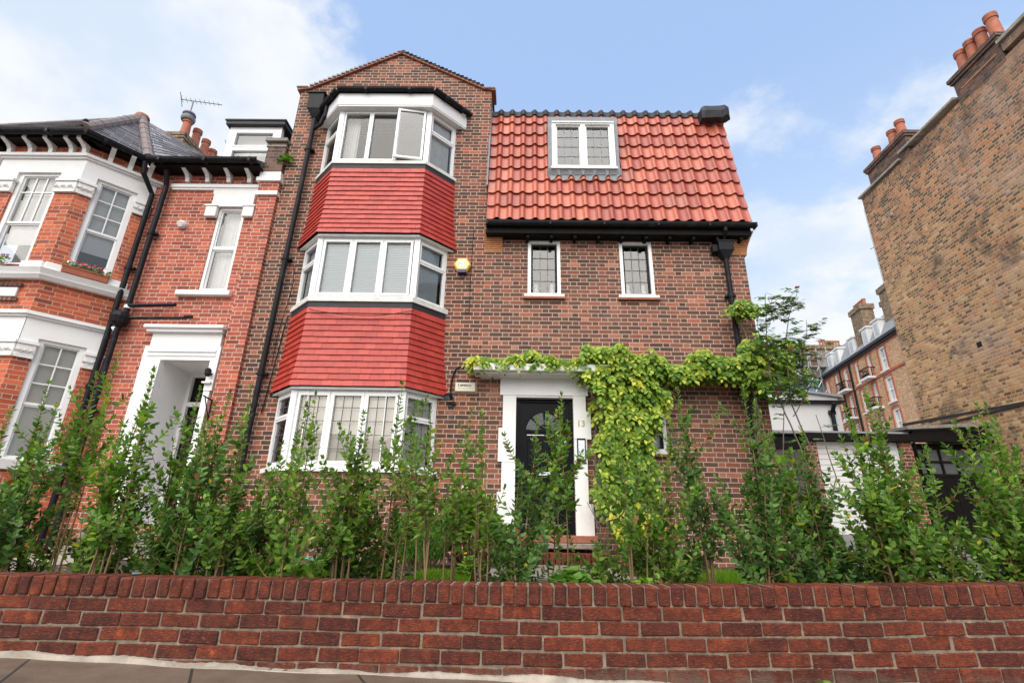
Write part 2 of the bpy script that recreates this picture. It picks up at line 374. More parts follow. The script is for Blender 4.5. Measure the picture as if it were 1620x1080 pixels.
def slabs():
    m, g, b = new_mat('brown grey paving slab')
    ob = g.node('ShaderNodeTexCoord').outputs['Object']
    x, y, z = g.sep(ob)
    c = g.ramp(g.noise(ob, 3.0, 7.0, 0.7), [(0.25, (0.075, 0.048, 0.031)), (0.75, (0.20, 0.142, 0.10))])
    c = g.mix(g.smooth(g.noise(ob, 40.0, 5.0, 0.8), 0.5, 0.75), c, (0.15, 0.115, 0.09, 1))
    jx = g.m('ABSOLUTE', g.m('SUBTRACT', g.m('FRACT', g.m('DIVIDE', g.m('ADD', x, g.m('MULTIPLY', y, 0.55)), 0.9)), 0.5))
    jm = g.smooth(jx, 0.488, 0.495)
    c = g.mix(jm, c, (0.03, 0.026, 0.02, 1))
    g.put(b.inputs['Base Color'], c); b.inputs['Roughness'].default_value = 0.55
    g.put(b.inputs['Normal'], g.bump(g.m('SUBTRACT', g.noise(ob, 50.0, 5.0, 0.7), jm), 0.6, 0.006))
    return m


def asphalt():
    m, g, b = new_mat('wet grey asphalt')
    ob = g.node('ShaderNodeTexCoord').outputs['Object']
    c = g.ramp(g.noise(ob, 1.2, 6.0, 0.7), [(0.3, (0.13, 0.125, 0.125)), (0.7, (0.22, 0.215, 0.215))])
    g.put(b.inputs['Base Color'], c); b.inputs['Roughness'].default_value = 0.5
    g.put(b.inputs['Normal'], g.bump(g.noise(ob, 90.0, 4.0, 0.7), 0.6, 0.006))
    return m


def leaf_mat(name, stops, trans=0.35, rough=0.34, spec=0.32):
    m, g, b = new_mat(name)
    isl = g.node('ShaderNodeNewGeometry').outputs['Random Per Island']
    ob = g.node('ShaderNodeTexCoord').outputs['Object']
    f = g.m('ADD', g.m('MULTIPLY', isl, 0.75), g.m('MULTIPLY', g.noise(ob, 2.6, 3.0), 0.45), clamp=True)
    f = g.m('SUBTRACT', f, 0.1, clamp=True)
    c = g.ramp(f, stops)
    g.put(b.inputs['Base Color'], c); b.inputs['Roughness'].default_value = rough
    b.inputs['Specular IOR Level'].default_value = spec
    tr = g.node('ShaderNodeBsdfTranslucent'); g.put(tr.inputs[0], g.mix(1.0, c, (1.0, 1.25, 0.5, 1), 'MULTIPLY'))
    out = [n for n in g.n if n.type == 'OUTPUT_MATERIAL'][0]
    mx = g.node('ShaderNodeMixShader'); mx.inputs[0].default_value = trans
    g.l.new(b.outputs[0], mx.inputs[1]); g.l.new(tr.outputs[0], mx.inputs[2]); g.l.new(mx.outputs[0], out.inputs[0])
    return m


m_tile = tile_red(); m_pantile = pantile(); m_slate = slate(); m_wallbrick = wall_brick(); m_mortar = mortar()
m_slabs = slabs(); m_asphalt = asphalt()
m_leaf = leaf_mat('privet leaf', [(0, (0.035, 0.088, 0.014)), (0.3, (0.088, 0.189, 0.026)), (0.6, (0.171, 0.313, 0.042)), (0.85, (0.295, 0.472, 0.071)), (1, (0.448, 0.578, 0.106))], 0.34)
m_leaf_blue = leaf_mat('bluish privet leaf', [(0, (0.027, 0.073, 0.019)), (0.3, (0.061, 0.147, 0.033)), (0.6, (0.118, 0.242, 0.059)), (0.85, (0.201, 0.366, 0.100)), (1, (0.330, 0.496, 0.165))], 0.30)
m_leaf_olive = leaf_mat('olive privet leaf', [(0, (0.085, 0.153, 0.027)), (0.4, (0.153, 0.268, 0.046)), (0.8, (0.245, 0.399, 0.068)), (1, (0.430, 0.476, 0.092))], 0.35)
m_leaf_tip = leaf_mat('young shoot leaf', [(0, (0.075, 0.17, 0.030)), (0.5, (0.13, 0.26, 0.045)), (1, (0.22, 0.36, 0.07))], 0.4)
m_leaf_vine = leaf_mat('yellow green vine leaf', [(0, (0.10, 0.18, 0.018)), (0.3, (0.22, 0.34, 0.035)), (0.6, (0.40, 0.49, 0.06)), (0.85, (0.58, 0.60, 0.085)), (1, (0.66, 0.60, 0.13))], 0.35, 0.45)
m_leaf_vine_green = leaf_mat('green vine leaf', [(0, (0.045, 0.11, 0.014)), (0.5, (0.13, 0.25, 0.028)), (1, (0.32, 0.43, 0.05))], 0.35, 0.45)
m_leaf_gold = leaf_mat('golden autumn leaf', [(0, (0.30, 0.36, 0.03)), (0.6, (0.55, 0.52, 0.045)), (1, (0.66, 0.54, 0.06))], 0.35, 0.45)
m_leaf_lime = leaf_mat('lime bush leaf', [(0, (0.075, 0.17, 0.018)), (0.5, (0.15, 0.29, 0.030)), (1, (0.30, 0.40, 0.06))], 0.3)
m_leaf_rosemary = leaf_mat('rosemary needle', [(0, (0.04, 0.13, 0.012)), (1, (0.13, 0.29, 0.03))], 0.2)
m_leaf_rose = leaf_mat('dull rose leaf', [(0, (0.05, 0.10, 0.03)), (0.6, (0.11, 0.20, 0.05)), (1, (0.22, 0.31, 0.09))], 0.35)
m_grass = leaf_mat('bright grass blade', [(0, (0.07, 0.16, 0.012)), (0.6, (0.16, 0.30, 0.02)), (1, (0.28, 0.40, 0.045))], 0.4)
m_pink = plain('pink petal', (0.62, 0.22, 0.28), 0.6, 0.2, 30)
m_palepink = plain('pale pink petal', (0.78, 0.55, 0.55), 0.6, 0.15, 30)
m_redpetal = plain('red petal', (0.55, 0.02, 0.04), 0.5, 0.2, 30)
m_whitepetal = plain('white petal', (0.80, 0.78, 0.76), 0.6, 0.1, 30)
m_magenta = plain('purple petal', (0.28, 0.03, 0.16), 0.6, 0.2, 30)
m_yellowpetal = plain('yellow petal', (0.80, 0.60, 0.05), 0.6, 0.1, 30)


# ------------------------------------------------------------------ objects, parts, meshes
def props(o, label=None, cat=None, group=None, kind=None):
    if label: o['label'] = label
    if cat: o['category'] = cat
    if group: o['group'] = group
    if kind: o['kind'] = kind
    return o


def thing(name, label, cat, loc, group=None):
    o = bpy.data.objects.new(name, None); COL.objects.link(o); o.location = loc
    o.empty_display_size = 0.2
    return props(o, label, cat, group)


def base_of(parent):
    v = Vector((0, 0, 0)); p = parent
    while p is not None: v += p.location; p = p.parent
    return v


class MB:
    """collects faces in world metres; an optional frame (origin, U, N) turns (u, n, z) into world points"""
    def __init__(s, frame=None): s.v = []; s.f = []; s.mi = []; s.cur = 0; s.frame = frame

    def T(s, p):
        if s.frame is None: return (p[0], p[1], p[2])
        o, u, n = s.frame
        return (o[0] + u[0] * p[0] + n[0] * p[1], o[1] + u[1] * p[0] + n[1] * p[1], o[2] + u[2] * p[0] + n[2] * p[1] + p[2])

    def face(s, pts):
        i = len(s.v); s.v += [s.T(p) for p in pts]; s.f.append(tuple(range(i, i + len(pts)))); s.mi.append(s.cur)

    def mesh(s, pts, faces):
        i = len(s.v); s.v += [s.T(p) for p in pts]
        for f in faces: s.f.append(tuple(i + k for k in f)); s.mi.append(s.cur)

    def box(s, x0, x1, y0, y1, z0, z1):
        x0, x1 = min(x0, x1), max(x0, x1); y0, y1 = min(y0, y1), max(y0, y1); z0, z1 = min(z0, z1), max(z0, z1)
        P = [(x0, y0, z0), (x1, y0, z0), (x1, y1, z0), (x0, y1, z0), (x0, y0, z1), (x1, y0, z1), (x1, y1, z1), (x0, y1, z1)]
        s.mesh(P, [(0, 3, 2, 1), (4, 5, 6, 7), (0, 1, 5, 4), (1, 2, 6, 5), (2, 3, 7, 6), (3, 0, 4, 7)])

    def bbox(s, x0, x1, y0, y1, z0, z1, b=0.004):
        """box with chamfered edges"""
        xs, ys, zs = (x0, x1), (y0, y1), (z0, z1)
        P = []; idx = {}
        for i in (0, 1):
            for j in (0, 1):
                for k in (0, 1):
                    for a in range(3):
                        p = [xs[i], ys[j], zs[k]]
                        for c in range(3):
                            if c != a: p[c] += b * (1 if (i, j, k)[c] == 0 else -1)
                        idx[(i, j, k, a)] = len(P); P.append(tuple(p))
        F = []
        def q(*k): F.append(tuple(idx[a] for a in k))
        for i in (0, 1): q((i, 0, 0, 0), (i, 1, 0, 0), (i, 1, 1, 0), (i, 0, 1, 0))
        for j in (0, 1): q((0, j, 0, 1), (1, j, 0, 1), (1, j, 1, 1), (0, j, 1, 1))
        for k in (0, 1): q((0, 0, k, 2), (1, 0, k, 2), (1, 1, k, 2), (0, 1, k, 2))
        for j in (0, 1):
            for k in (0, 1): q((0, j, k, 1), (1, j, k, 1), (1, j, k, 2), (0, j, k, 2))
        for i in (0, 1):
            for k in (0, 1): q((i, 0, k, 0), (i, 1, k, 0), (i, 1, k, 2), (i, 0, k, 2))
        for i in (0, 1):
            for j in (0, 1): q((i, j, 0, 0), (i, j, 1, 0), (i, j, 1, 1), (i, j, 0, 1))
        for i in (0, 1):
            for j in (0, 1):
                for k in (0, 1): q((i, j, k, 0), (i, j, k, 1), (i, j, k, 2))
        # consistent outward winding
        c = Vector(((x0 + x1) / 2, (y0 + y1) / 2, (z0 + z1) / 2)); G = []
        for f in F:
            a, b_, d = (Vector(P[f[n]]) for n in (0, 1, 2)); nrm = (b_ - a).cross(d - b_)
            G.append(f if nrm.dot((a + b_ + d) / 3 - c) > 0 else tuple(reversed(f)))
        s.mesh(P, G)

    def prism(s, poly, z0, z1):
        """poly counter-clockwise in plan"""
        n = len(poly)
        P = [(x, y, z0) for x, y in poly] + [(x, y, z1) for x, y in poly]
        s.mesh(P, [tuple(reversed(range(n))), tuple(range(n, 2 * n))] + [(i, (i + 1) % n, n + (i + 1) % n, n + i) for i in range(n)])

    def tube(s, pts, rad, seg=8, cap=True):
        pts = [Vector(p) for p in pts]
        if not hasattr(rad, '__len__'): rad = [rad] * len(pts)
        P = []; F = []; up = None
        for i, p in enumerate(pts):
            d = (pts[min(i + 1, len(pts) - 1)] - pts[max(i - 1, 0)]).normalized()
            if up is None: up = Vector((0, 0, 1)) if abs(d.z) < 0.9 else Vector((1, 0, 0))
            a = d.cross(up).normalized(); b = a.cross(d).normalized(); up = b
            for k in range(seg):
                t = 2 * math.pi * k / seg; P.append(tuple(p + (a * math.cos(t) + b * math.sin(t)) * rad[i]))
        for i in range(len(pts) - 1):
            for k in range(seg):
                k2 = (k + 1) % seg; F.append((i * seg + k, (i + 1) * seg + k, (i + 1) * seg + k2, i * seg + k2))
        if cap:
            F.append(tuple(range(seg))); F.append(tuple(reversed(range((len(pts) - 1) * seg, len(pts) * seg))))
        s.mesh(P, F)

    def lathe(s, c, prof, seg=18):
        P = []; F = []
        for r, z in prof:
            for k in range(seg):
                t = 2 * math.pi * k / seg; P.append((c[0] + r * math.cos(t), c[1] + r * math.sin(t), c[2] + z))
        for i in range(len(prof) - 1):
            for k in range(seg):
                k2 = (k + 1) % seg; F.append((i * seg + k, i * seg + k2, (i + 1) * seg + k2, (i + 1) * seg + k))
        F.append(tuple(reversed(range(seg)))); F.append(tuple(range((len(prof) - 1) * seg, len(prof) * seg)))
        s.mesh(P, F)

    def build(s, name, mats, parent=None, smooth=False, label=None):
        if not isinstance(mats, (list, tuple)): mats = [mats]
        me = bpy.data.meshes.new(name)
        off = base_of(parent) if parent else Vector((0, 0, 0))
        me.from_pydata([(x - off.x, y - off.y, z - off.z) for x, y, z in s.v], [], s.f)
        for m in mats: me.materials.append(m)
        if len(mats) > 1: me.polygons.foreach_set('material_index', s.mi)
        uvl = me.uv_layers.new(name='UVMap'); data = np.zeros(len(me.loops) * 2, np.float32)
        for p in me.polygons:
            n = p.normal
            if abs(n.z) > 0.95: t = Vector((1, 0, 0)); b = Vector((0, 1, 0))
            else:
                t = Vector((-n.y, n.x, 0)).normalized(); b = n.cross(t)
                if b.z < 0: b = -b
            for li in p.loop_indices:
                co = me.vertices[me.loops[li].vertex_index].co + off
                data[li * 2] = co.dot(t); data[li * 2 + 1] = co.dot(b) if abs(n.z) > 0.3 else co.z
        uvl.data.foreach_set('uv', data)
        if smooth: me.polygons.foreach_set('use_smooth', [True] * len(me.polygons))
        me.update()
        o = bpy.data.objects.new(name, me); COL.objects.link(o)
        if parent: o.parent = parent
        if label: o['label'] = label
        return o


def copy_thing(o, parent=None):
    c = o.copy(); COL.objects.link(c)
    if parent: c.parent = parent
    for ch in list(o.children): copy_thing(ch, c)
    return c


def wall_grid(mb, x0, x1, z0, z1, holes, y=0.0, depth=0.22, front=-1, skip=()):
    """flat wall with openings and their reveals, in the builder's frame: (u, n, z); the reveal goes to n = y - front*depth"""
    xs = sorted({x0, x1, *[h[0] for h in holes], *[h[1] for h in holes]}); zs = sorted({z0, z1, *[h[2] for h in holes], *[h[3] for h in holes]})
    for a, b in zip(xs, xs[1:]):
        for c, d in zip(zs, zs[1:]):
            mx, mz = (a + b) / 2, (c + d) / 2
            if a < x0 - 1e-6 or b > x1 + 1e-6 or any(h[0] < mx < h[1] and h[2] < mz < h[3] for h in holes): continue
            P = [(a, y, c), (b, y, c), (b, y, d), (a, y, d)]
            mb.face(P if front < 0 else P[::-1])
    yb = y + front * depth
    for a, b, c, d in holes:
        Q = [[(a, y, c), (a, yb, c), (b, yb, c), (b, y, c)], [(a, y, d), (b, y, d), (b, yb, d), (a, yb, d)],
             [(a, y, c), (a, y, d), (a, yb, d), (a, yb, c)], [(b, y, c), (b, yb, c), (b, yb, d), (b, y, d)]]
        for i, q in enumerate(Q):
            if i not in skip: mb.face(q if front < 0 else q[::-1])


def text_mesh(body, size, mat, origin, parent, name='lettering', xs=1.0, extrude=0.002, U=(1, 0, 0), V=(0, 0, 1), bold=0.0, spacing=1.0):
    cu = bpy.data.curves.new('text', 'FONT'); cu.body = body; cu.size = size; cu.extrude = extrude; cu.align_x = 'CENTER'; cu.align_y = 'CENTER'
    cu.offset = bold; cu.space_character = spacing
    to = bpy.data.objects.new('text', cu); COL.objects.link(to)
    dg = bpy.context.evaluated_depsgraph_get(); dg.update()
    me = bpy.data.meshes.new_from_object(to.evaluated_get(dg)); bpy.data.objects.remove(to)
    U = Vector(U); V = Vector(V); N = U.cross(V); off = base_of(parent); O = Vector(origin) - off
    for v in me.vertices: c = v.co.copy(); v.co = O + U * c.x * xs + V * c.y + N * c.z
    me.materials.clear(); me.materials.append(mat)
    o = bpy.data.objects.new(name, me); COL.objects.link(o); o.parent = parent
    return o


def Uf(a): return (math.cos(a), math.sin(a), 0.0)


def frame_between(P, Q, z=0.0):
    """frame on a vertical plane from P to Q (plan points, left to right as seen from outside); n points outward"""
    d = Vector((Q[0] - P[0], Q[1] - P[1], 0)); L = d.length; d.normalize()
    n = Vector((d.y, -d.x, 0))
    return ((P[0], P[1], z), tuple(d), tuple(n)), L
# ------------------------------------------------------------------ window pieces (all in a wall frame)
def frame_rect(mb, u0, u1, z0, z1, w, n0, n1, wb=None, wt=None):
    wb = w if wb is None else wb; wt = w if wt is None else wt
    mb.box(u0, u0 + w, n0, n1, z0, z1); mb.box(u1 - w, u1, n0, n1, z0, z1)
    mb.box(u0 + w, u1 - w, n0, n1 - 0.001, z0, z0 + wb); mb.box(u0 + w, u1 - w, n0, n1 - 0.001, z1 - wt, z1)


def pane(fr, u0, u1, z0, z1, n, parent, mat=None):
    mb = MB(fr); mb.face([(u0, n, z0), (u1, n, z0), (u1, n, z1), (u0, n, z1)])
    return mb.build('pane', mat or m_glass, parent)


def leading(fr, u0, u1, z0, z1, n, cols, rows, parent, w=0.009, mat=None):
    mb = MB(fr)
    for i in range(1, cols):
        u = u0 + (u1 - u0) * i / cols; mb.box(u - w / 2, u + w / 2, n - 0.003, n + 0.006, z0, z1)
    for j in range(1, rows):
        z = z0 + (z1 - z0) * j / rows; mb.box(u0, u1, n - 0.002, n + 0.005, z - w / 2, z + w / 2)
    return mb.build('leading', mat or m_leadcame, parent)


def curtain(fr, u0, u1, z0, z1, n, parent, mat=None, folds=9, amp=0.02, seed=0):
    rnd = random.Random(seed); mb = MB(fr); k = folds * 6; P = []
    for i in range(k + 1):
        u = u0 + (u1 - u0) * i / k; a = n + amp * math.sin(i / 6 * 2 * math.pi + rnd.uniform(-.3, .3)) * rnd.uniform(0.6, 1)
        P += [(u, a, z0), (u, a * 1.0, z1)]
    mb.mesh(P, [(2 * i, 2 * i + 2, 2 * i + 3, 2 * i + 1) for i in range(k)])
    return mb.build('curtain', mat or m_curtain, parent, smooth=True)


def venetian(fr, u0, u1, z0, z1, n, parent, pitch=0.030):
    mb = MB(fr); k = int((z1 - z0) / pitch)
    for i in range(k):
        z = z0 + (i + 0.5) * pitch; a = 0.011
        P = [(u0, n - a * 0.6, z - a), (u1, n - a * 0.6, z - a), (u1, n + a * 0.6, z + a), (u0, n + a * 0.6, z + a),
             (u0, n - a * 0.6 - 0.002, z - a + 0.001), (u1, n - a * 0.6 - 0.002, z - a + 0.001), (u1, n + a * 0.6 - .002, z + a + 0.001), (u0, n + a * 0.6 - .002, z + a + 0.001)]
        mb.mesh(P, [(0, 1, 2, 3), (7, 6, 5, 4), (0, 4, 5, 1), (3, 2, 6, 7)])
    mb.box(u0, u1, n - 0.02, n + 0.01, z1 - 0.03, z1)
    return mb.build('blind', m_slat, parent)


def offset_poly(d, wl, fl, frr, wr, yw, yf):
    """plan of a 45-degree bay pushed outward by d: four points from the wall on the left to the wall on the right"""
    t = d * math.tan(R(22.5)); s = d * math.sqrt(2)
    return [(wl - s, yw), (fl - t, yf - d), (frr + t, yf - d), (wr + s, yw)]


# ================================================================== THE BRICK HOUSE
YF = 8.0
house = thing('brick_house', 'dark red brick house with gabled bay, black front door and red pantiled wing', 'house', (-0.3, YF, 0.45))
WL, WR, FL, FR, YB = -3.90, -1.32, -3.45, -1.77, 7.55      # plan of the bay at wall line and front
BAY = (WL, FL, FR, WR, YF, YB)

def gable_wall():
    mb = MB(); x0, x1 = -4.60, -0.64
    holes = [(WL + 0.05, WR - 0.05, 1.75, 2.88), (WL + 0.05, WR - 0.05, 4.47, 5.58), (WL + 0.05, WR - 0.05, 7.21, 8.38)]
    fr = ((0, YF, 0), (1, 0, 0), (0, -1, 0)); mb.frame = fr
    wall_grid(mb, x0, x1, 0.2, 9.30, holes, 0.0, 0.25)
    mb.face([(x0, 0, 9.30), (x1, 0, 9.30), (x1, 0, 9.40), (-2.60, 0, 10.40), (x0, 0, 9.40)])
    mb.frame = None
    mb.face([(x0, YF + 6, 0.2), (x0, YF, 0.2), (x0, YF, 9.40), (x0, YF + 6, 9.40)])
    mb.face([(x1, YF, 0.2), (x1, YF + 6, 0.2), (x1, YF + 6, 9.40), (x1, YF, 9.40)])
    mb.face([(x0, YF + 6, 0.2), (x0, YF + 6, 9.4), (x1, YF + 6, 9.4), (x1, YF + 6, 0.2)])
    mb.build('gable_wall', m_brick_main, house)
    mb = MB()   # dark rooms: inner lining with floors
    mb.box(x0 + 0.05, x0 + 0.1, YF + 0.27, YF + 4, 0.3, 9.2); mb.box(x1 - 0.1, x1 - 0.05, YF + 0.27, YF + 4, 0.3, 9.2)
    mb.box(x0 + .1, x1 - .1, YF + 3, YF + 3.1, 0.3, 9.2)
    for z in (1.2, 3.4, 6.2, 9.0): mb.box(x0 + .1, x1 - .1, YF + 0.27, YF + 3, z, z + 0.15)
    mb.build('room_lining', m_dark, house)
gable_wall()

def gable_coping():
    mb = MB()
    L = [(-4.66, 9.36), (-4.42, 9.40), (-2.60, 10.40), (-0.80, 9.42), (-0.56, 9.38)]
    for (xa, za), (xb, zb) in zip(L, L[1:]):
        d = Vector((xb - xa, 0, zb - za)); n = Vector((-d.z, 0, d.x)).normalized()
        for o0, o1, y0, y1 in ((0.0, 0.045, YF - 0.05, YF + 0.35),):
            P = [(xa + n.x * o0, y0, za + n.z * o0), (xb + n.x * o0, y0, zb + n.z * o0), (xb + n.x * o1, y0, zb + n.z * o1), (xa + n.x * o1, y0, za + n.z * o1)]
            Q = [(p[0], y1, p[2]) for p in P]
            mb.mesh(P + Q, [(0, 1, 2, 3), (7, 6, 5, 4), (0, 4, 5, 1), (3, 2, 6, 7), (1, 5, 6, 2), (0, 3, 7, 4)])
    mb.build('gable_coping', m_terra, house)
    # stepped row of tile ends on top of the slope
    mb = MB()
    for (xa, za), (xb, zb) in zip(L[1:3] + [L[2]], L[2:4] + [L[3]]):
        if (xa, za) == (xb, zb): continue
        n = int(abs(xb - xa) / 0.085)
        for i in range(n):
            t = (i + 0.5) / n; x = xa + (xb - xa) * t; z = za + (zb - za) * t + 0.05 + random.uniform(-.004, .006)
            mb.box(x - 0.038, x + 0.038, YF - 0.07, YF + 0.3, z - 0.005, z + 0.030)
    for x in (-4.62, -4.5, -0.62, -0.72): mb.box(x - .06, x + .05, YF - .07, YF + .3, 9.425, 9.452)
    mb.build('verge_tiles', m_lead, house)
    mb = MB()   # main roof behind the gable
    for sx in (-1, 1):
        xe = -2.6 + sx * 2.0
        P = [(xe, YF + 0.3, 9.36), (-2.6, YF + 0.3, 10.36), (-2.6, YF + 6, 10.36), (xe, YF + 6, 9.36)]
        mb.face(P if sx > 0 else P[::-1])
    mb.build('gable_roof', m_slate, house)
gable_coping()

def tile_hang(z0, z1, courses, flare):
    """plain tiles hung in overlapping courses round the three faces of the bay"""
    mb = MB(); rnd = random.Random(int(z0 * 10)); H = (z1 - z0) / courses
    for c in range(courses):
        za, zb = z0 + c * H, z0 + (c + 1) * H + 0.02
        def off(z):
            t = min(1, max(0, (z - z0) / (z1 - z0))); return 0.02 + flare * (1 - t) ** 2.6
        da, db = off(za) + 0.023, off(zb) + 0.002
        A = offset_poly(da, *BAY); B = offset_poly(db, *BAY); A2 = offset_poly(da - 0.013, *BAY)
        for s in range(3):
            L = math.dist(A[s], A[s + 1]); n = max(2, round(L / 0.168)); sh = 0.5 if c % 2 else 0.0
            cuts = [0.0] + [(i + sh) / n for i in range(0 if sh else 1, n)] + [1.0]
            for t0, t1 in zip(cuts, cuts[1:]):
                if t1 - t0 < 1e-4: continue
                g_ = 0.0012 / L; j = rnd.uniform(-.0025, .0025); k = rnd.uniform(0, .003)
                ta, tb = t0 + (g_ if t0 > 0 else 0), t1 - (g_ if t1 < 1 else 0)
                def pt(P, t, z): return (P[s][0] + (P[s + 1][0] - P[s][0]) * t, P[s][1] + (P[s + 1][1] - P[s][1]) * t - k, z)
                V = [pt(A, ta, za + j), pt(A, tb, za + j), pt(B, tb, zb), pt(B, ta, zb), pt(A2, ta, za + j), pt(A2, tb, za + j)]
                mb.mesh(V, [(0, 1, 2, 3), (4, 5, 1, 0)])
    # boarding behind the tiles
    i = offset_poly(0.0, *BAY); mb2 = MB(); mb2.prism(i, z0 + 0.02, z1); mb2.build('bay_backing', m_darklead, house)
    return mb.build('tile_hanging', m_tile, house)

tile_hang(2.925, 4.27, 13, 0.085)
tile_hang(5.63, 7.05, 14, 0.085)

def bay_band(d0, d1, z0, z1, name, mat, poly=None):
    mb = MB(); a = offset_poly(d1, *(poly or BAY)); b = offset_poly(d0, *(poly or BAY))
    for s in range(3):
        P = [(*b[s], z0), (*b[s + 1], z0), (*a[s + 1], z0), (*a[s], z0)]; Q = [(p[0], p[1], z1) for p in P]
        mb.mesh(P + Q, [(0, 3, 2, 1), (4, 5, 6, 7), (3, 7, 6, 2), (0, 1, 5, 4), (0, 4, 7, 3), (1, 2, 6, 5)])
    return mb.build(name, mat, house)

for zz in (4.27, 7.04):
    bay_band(-0.05, 0.030, zz, zz + 0.095, 'lead_band', m_darklead)
for zz in (2.885, 5.59):
    bay_band(-0.25, 0.075, zz, zz + 0.035, 'bay_soffit', m_white)

def bay_window(z0, z1, style):
    """uPVC bay window: three lights in front, one divided light on each cant"""
    pts = offset_poly(0.0, *BAY)
    mb = MB(); jobs = []
    for s in range(3):
        fr, L = frame_between(pts[s], pts[s + 1]); mb.frame = fr
        e = 0.055
        if s == 1:
            frame_rect(mb, 0, L, z0, z1, e, -0.07, 0.0)
            n = 3; w = (L - 2 * e) / n
            for i in range(n):
                a, b = e + i * w, e + (i + 1) * w
                if i < n - 1: mb.box(b - 0.022, b + 0.022, -0.07, 0.003, z0 + e, z1 - e)
                if style == 'open' and i == 2:
                    jobs.append((fr, a, b, 'open')); continue
                q = 0.030 if style != 'open' or i == 2 else 0.004
                if style == 'open': q = 0.012
                frame_rect(mb, a + 0.014, b - 0.014, z0 + e - 0.012, z1 - e + 0.012, q + 0.012, -0.055, 0.014)
                jobs.append((fr, a + 0.026 + q, b - 0.026 - q, 'front'))
        else:
            frame_rect(mb, 0, L, z0, z1, 0.075 if s == 0 else e, -0.07, 0.0)
            zt = z0 + (z1 - z0) * (0.62 if style != 'lead' else 0.64)
            mb.box(e, L - e, -0.07, 0.002, zt - 0.025, zt + 0.025)
            frame_rect(mb, e - 0.01, L - e + 0.01, zt + 0.012, z1 - e + 0.012, 0.042, -0.05, 0.012)
            jobs.append((fr, e, L - e, ('side', zt)))
    # corner posts
    mb.frame = None
    for p in (pts[1], pts[2]): mb.prism([(p[0] - .045, p[1] - .012), (p[0] + .045, p[1] - .012), (p[0] + .06, p[1] + .06), (p[0] - .06, p[1] + .06)], z0, z1)
    if style == 'lead':
        for x in (-3.23, -2.93 + .02, -2.33, -2.03): mb.box(x - 0.0, x + 0.012, YB - 0.018, YB, z0, z1)
    w = mb.build('bay_window', m_upvc, house)
    for fr, a, b, k in jobs:
        if k == 'front':
            pane(fr, a, b, z0 + 0.06, z1 - 0.06, -0.03, w)
            if style == 'lead': leading(fr, a, b, z0 + .06, z1 - .06, -0.028, 3, 5, w)
        elif k == 'open':
            O, U, N = fr; ang = R(-9)     # hinged on its right edge and swung out
            hx, hy = O[0] + U[0] * (b - .01), O[1] + U[1] * (b - .01) - 0.006
            U2 = (math.cos(-ang), -math.sin(ang) * -1, 0); U2 = (math.cos(ang), -math.sin(ang), 0)
            N2 = (U2[1], -U2[0], 0); wid = b - a
            f2 = ((hx - U2[0] * wid, hy - U2[1] * wid, 0), U2, N2)
            c = MB(f2); frame_rect(c, 0, wid, z0 + .045, z1 - .03, 0.042, -0.02, 0.028)
            c.build('open_casement', m_upvc, w)
            pane(f2, 0.04, wid - 0.04, z0 + .08, z1 - .07, 0.006, w, m_glass_hi)
            hm = MB(f2); hm.box(0.02, 0.035, -0.05, -0.02, z0 + .5, z0 + .62); hm.build('handle', m_upvc, w)
        else:
            zt = k[1]
            pane(fr, a, b, z0 + .05, zt - .02, -0.035, w); pane(fr, a + .03, b - .03, zt + .05, z1 - .08, -0.03, w)
            if style == 'lead': leading(fr, a, b, z0 + .05, zt - .02, -0.033, 3, 3, w); leading(fr, a + .03, b - .03, zt + .05, z1 - .08, -0.028, 3, 2, w)
    inn = offset_poly(-0.085, *BAY)
    if style == 'blind':
        for s in range(3):
            fr, L = frame_between(inn[s], inn[s + 1])
            if s == 1:
                for i in range(3): venetian(fr, L * i / 3 + .01, L * (i + 1) / 3 - .01, z0 + .02, z1 - .05, 0, w, 0.034)
            else: venetian(fr, 0.02, L - .02, z0 + .02, z1 - .05, 0, w, 0.034)
    elif style == 'lead':
        fr, L = frame_between(inn[1], inn[2]); mbb = MB(fr)
        for i in range(3): mbb.box(L * i / 3 + .01, L * (i + 1) / 3 - .01, -.01, 0, z0 + .02, z1 - .03)
        mbb.build('blind', m_cream_blind, w)
        fr, L = frame_between(inn[2], inn[3]); curtain(fr, 0.02, L, z0 + .02, z1, 0, w, m_curtain, 8)
        fr, L = frame_between(inn[0], inn[1]); curtain(fr, 0.35, L, z0 + .02, z1, 0, w, m_curtain, 4)
    else:
        fr, L = frame_between(inn[1], inn[2]); curtain(fr, 0.02, 0.27, z0 + .02, z1, -0.12, w, m_curtain, 5, 0.025, 3)
        fr, L = frame_between(inn[2], inn[3]); curtain(fr, 0.04, L, z0 + .02, z1 - .03, 0, w, m_curtain, 9, 0.015, 4)
    # sill
    return w

bay_window(1.735, 2.885, 'lead'); bay_window(4.455, 5.59, 'blind'); bay_window(7.20, 8.40, 'open')
bay_band(-0.12, 0.060, 1.665, 1.735, 'bay_sill', m_white)
bay_band(-0.12, 0.055, 4.368, 4.455, 'bay_sill', m_sill)
bay_band(-0.12, 0.050, 7.138, 7.20, 'bay_sill', m_sill)
bay_band(-0.30, 0.130, 8.395, 8.425, 'bay_soffit', m_white)
bay_band(0.100, 0.140, 8.425, 8.72, 'bay_fascia', m_white)

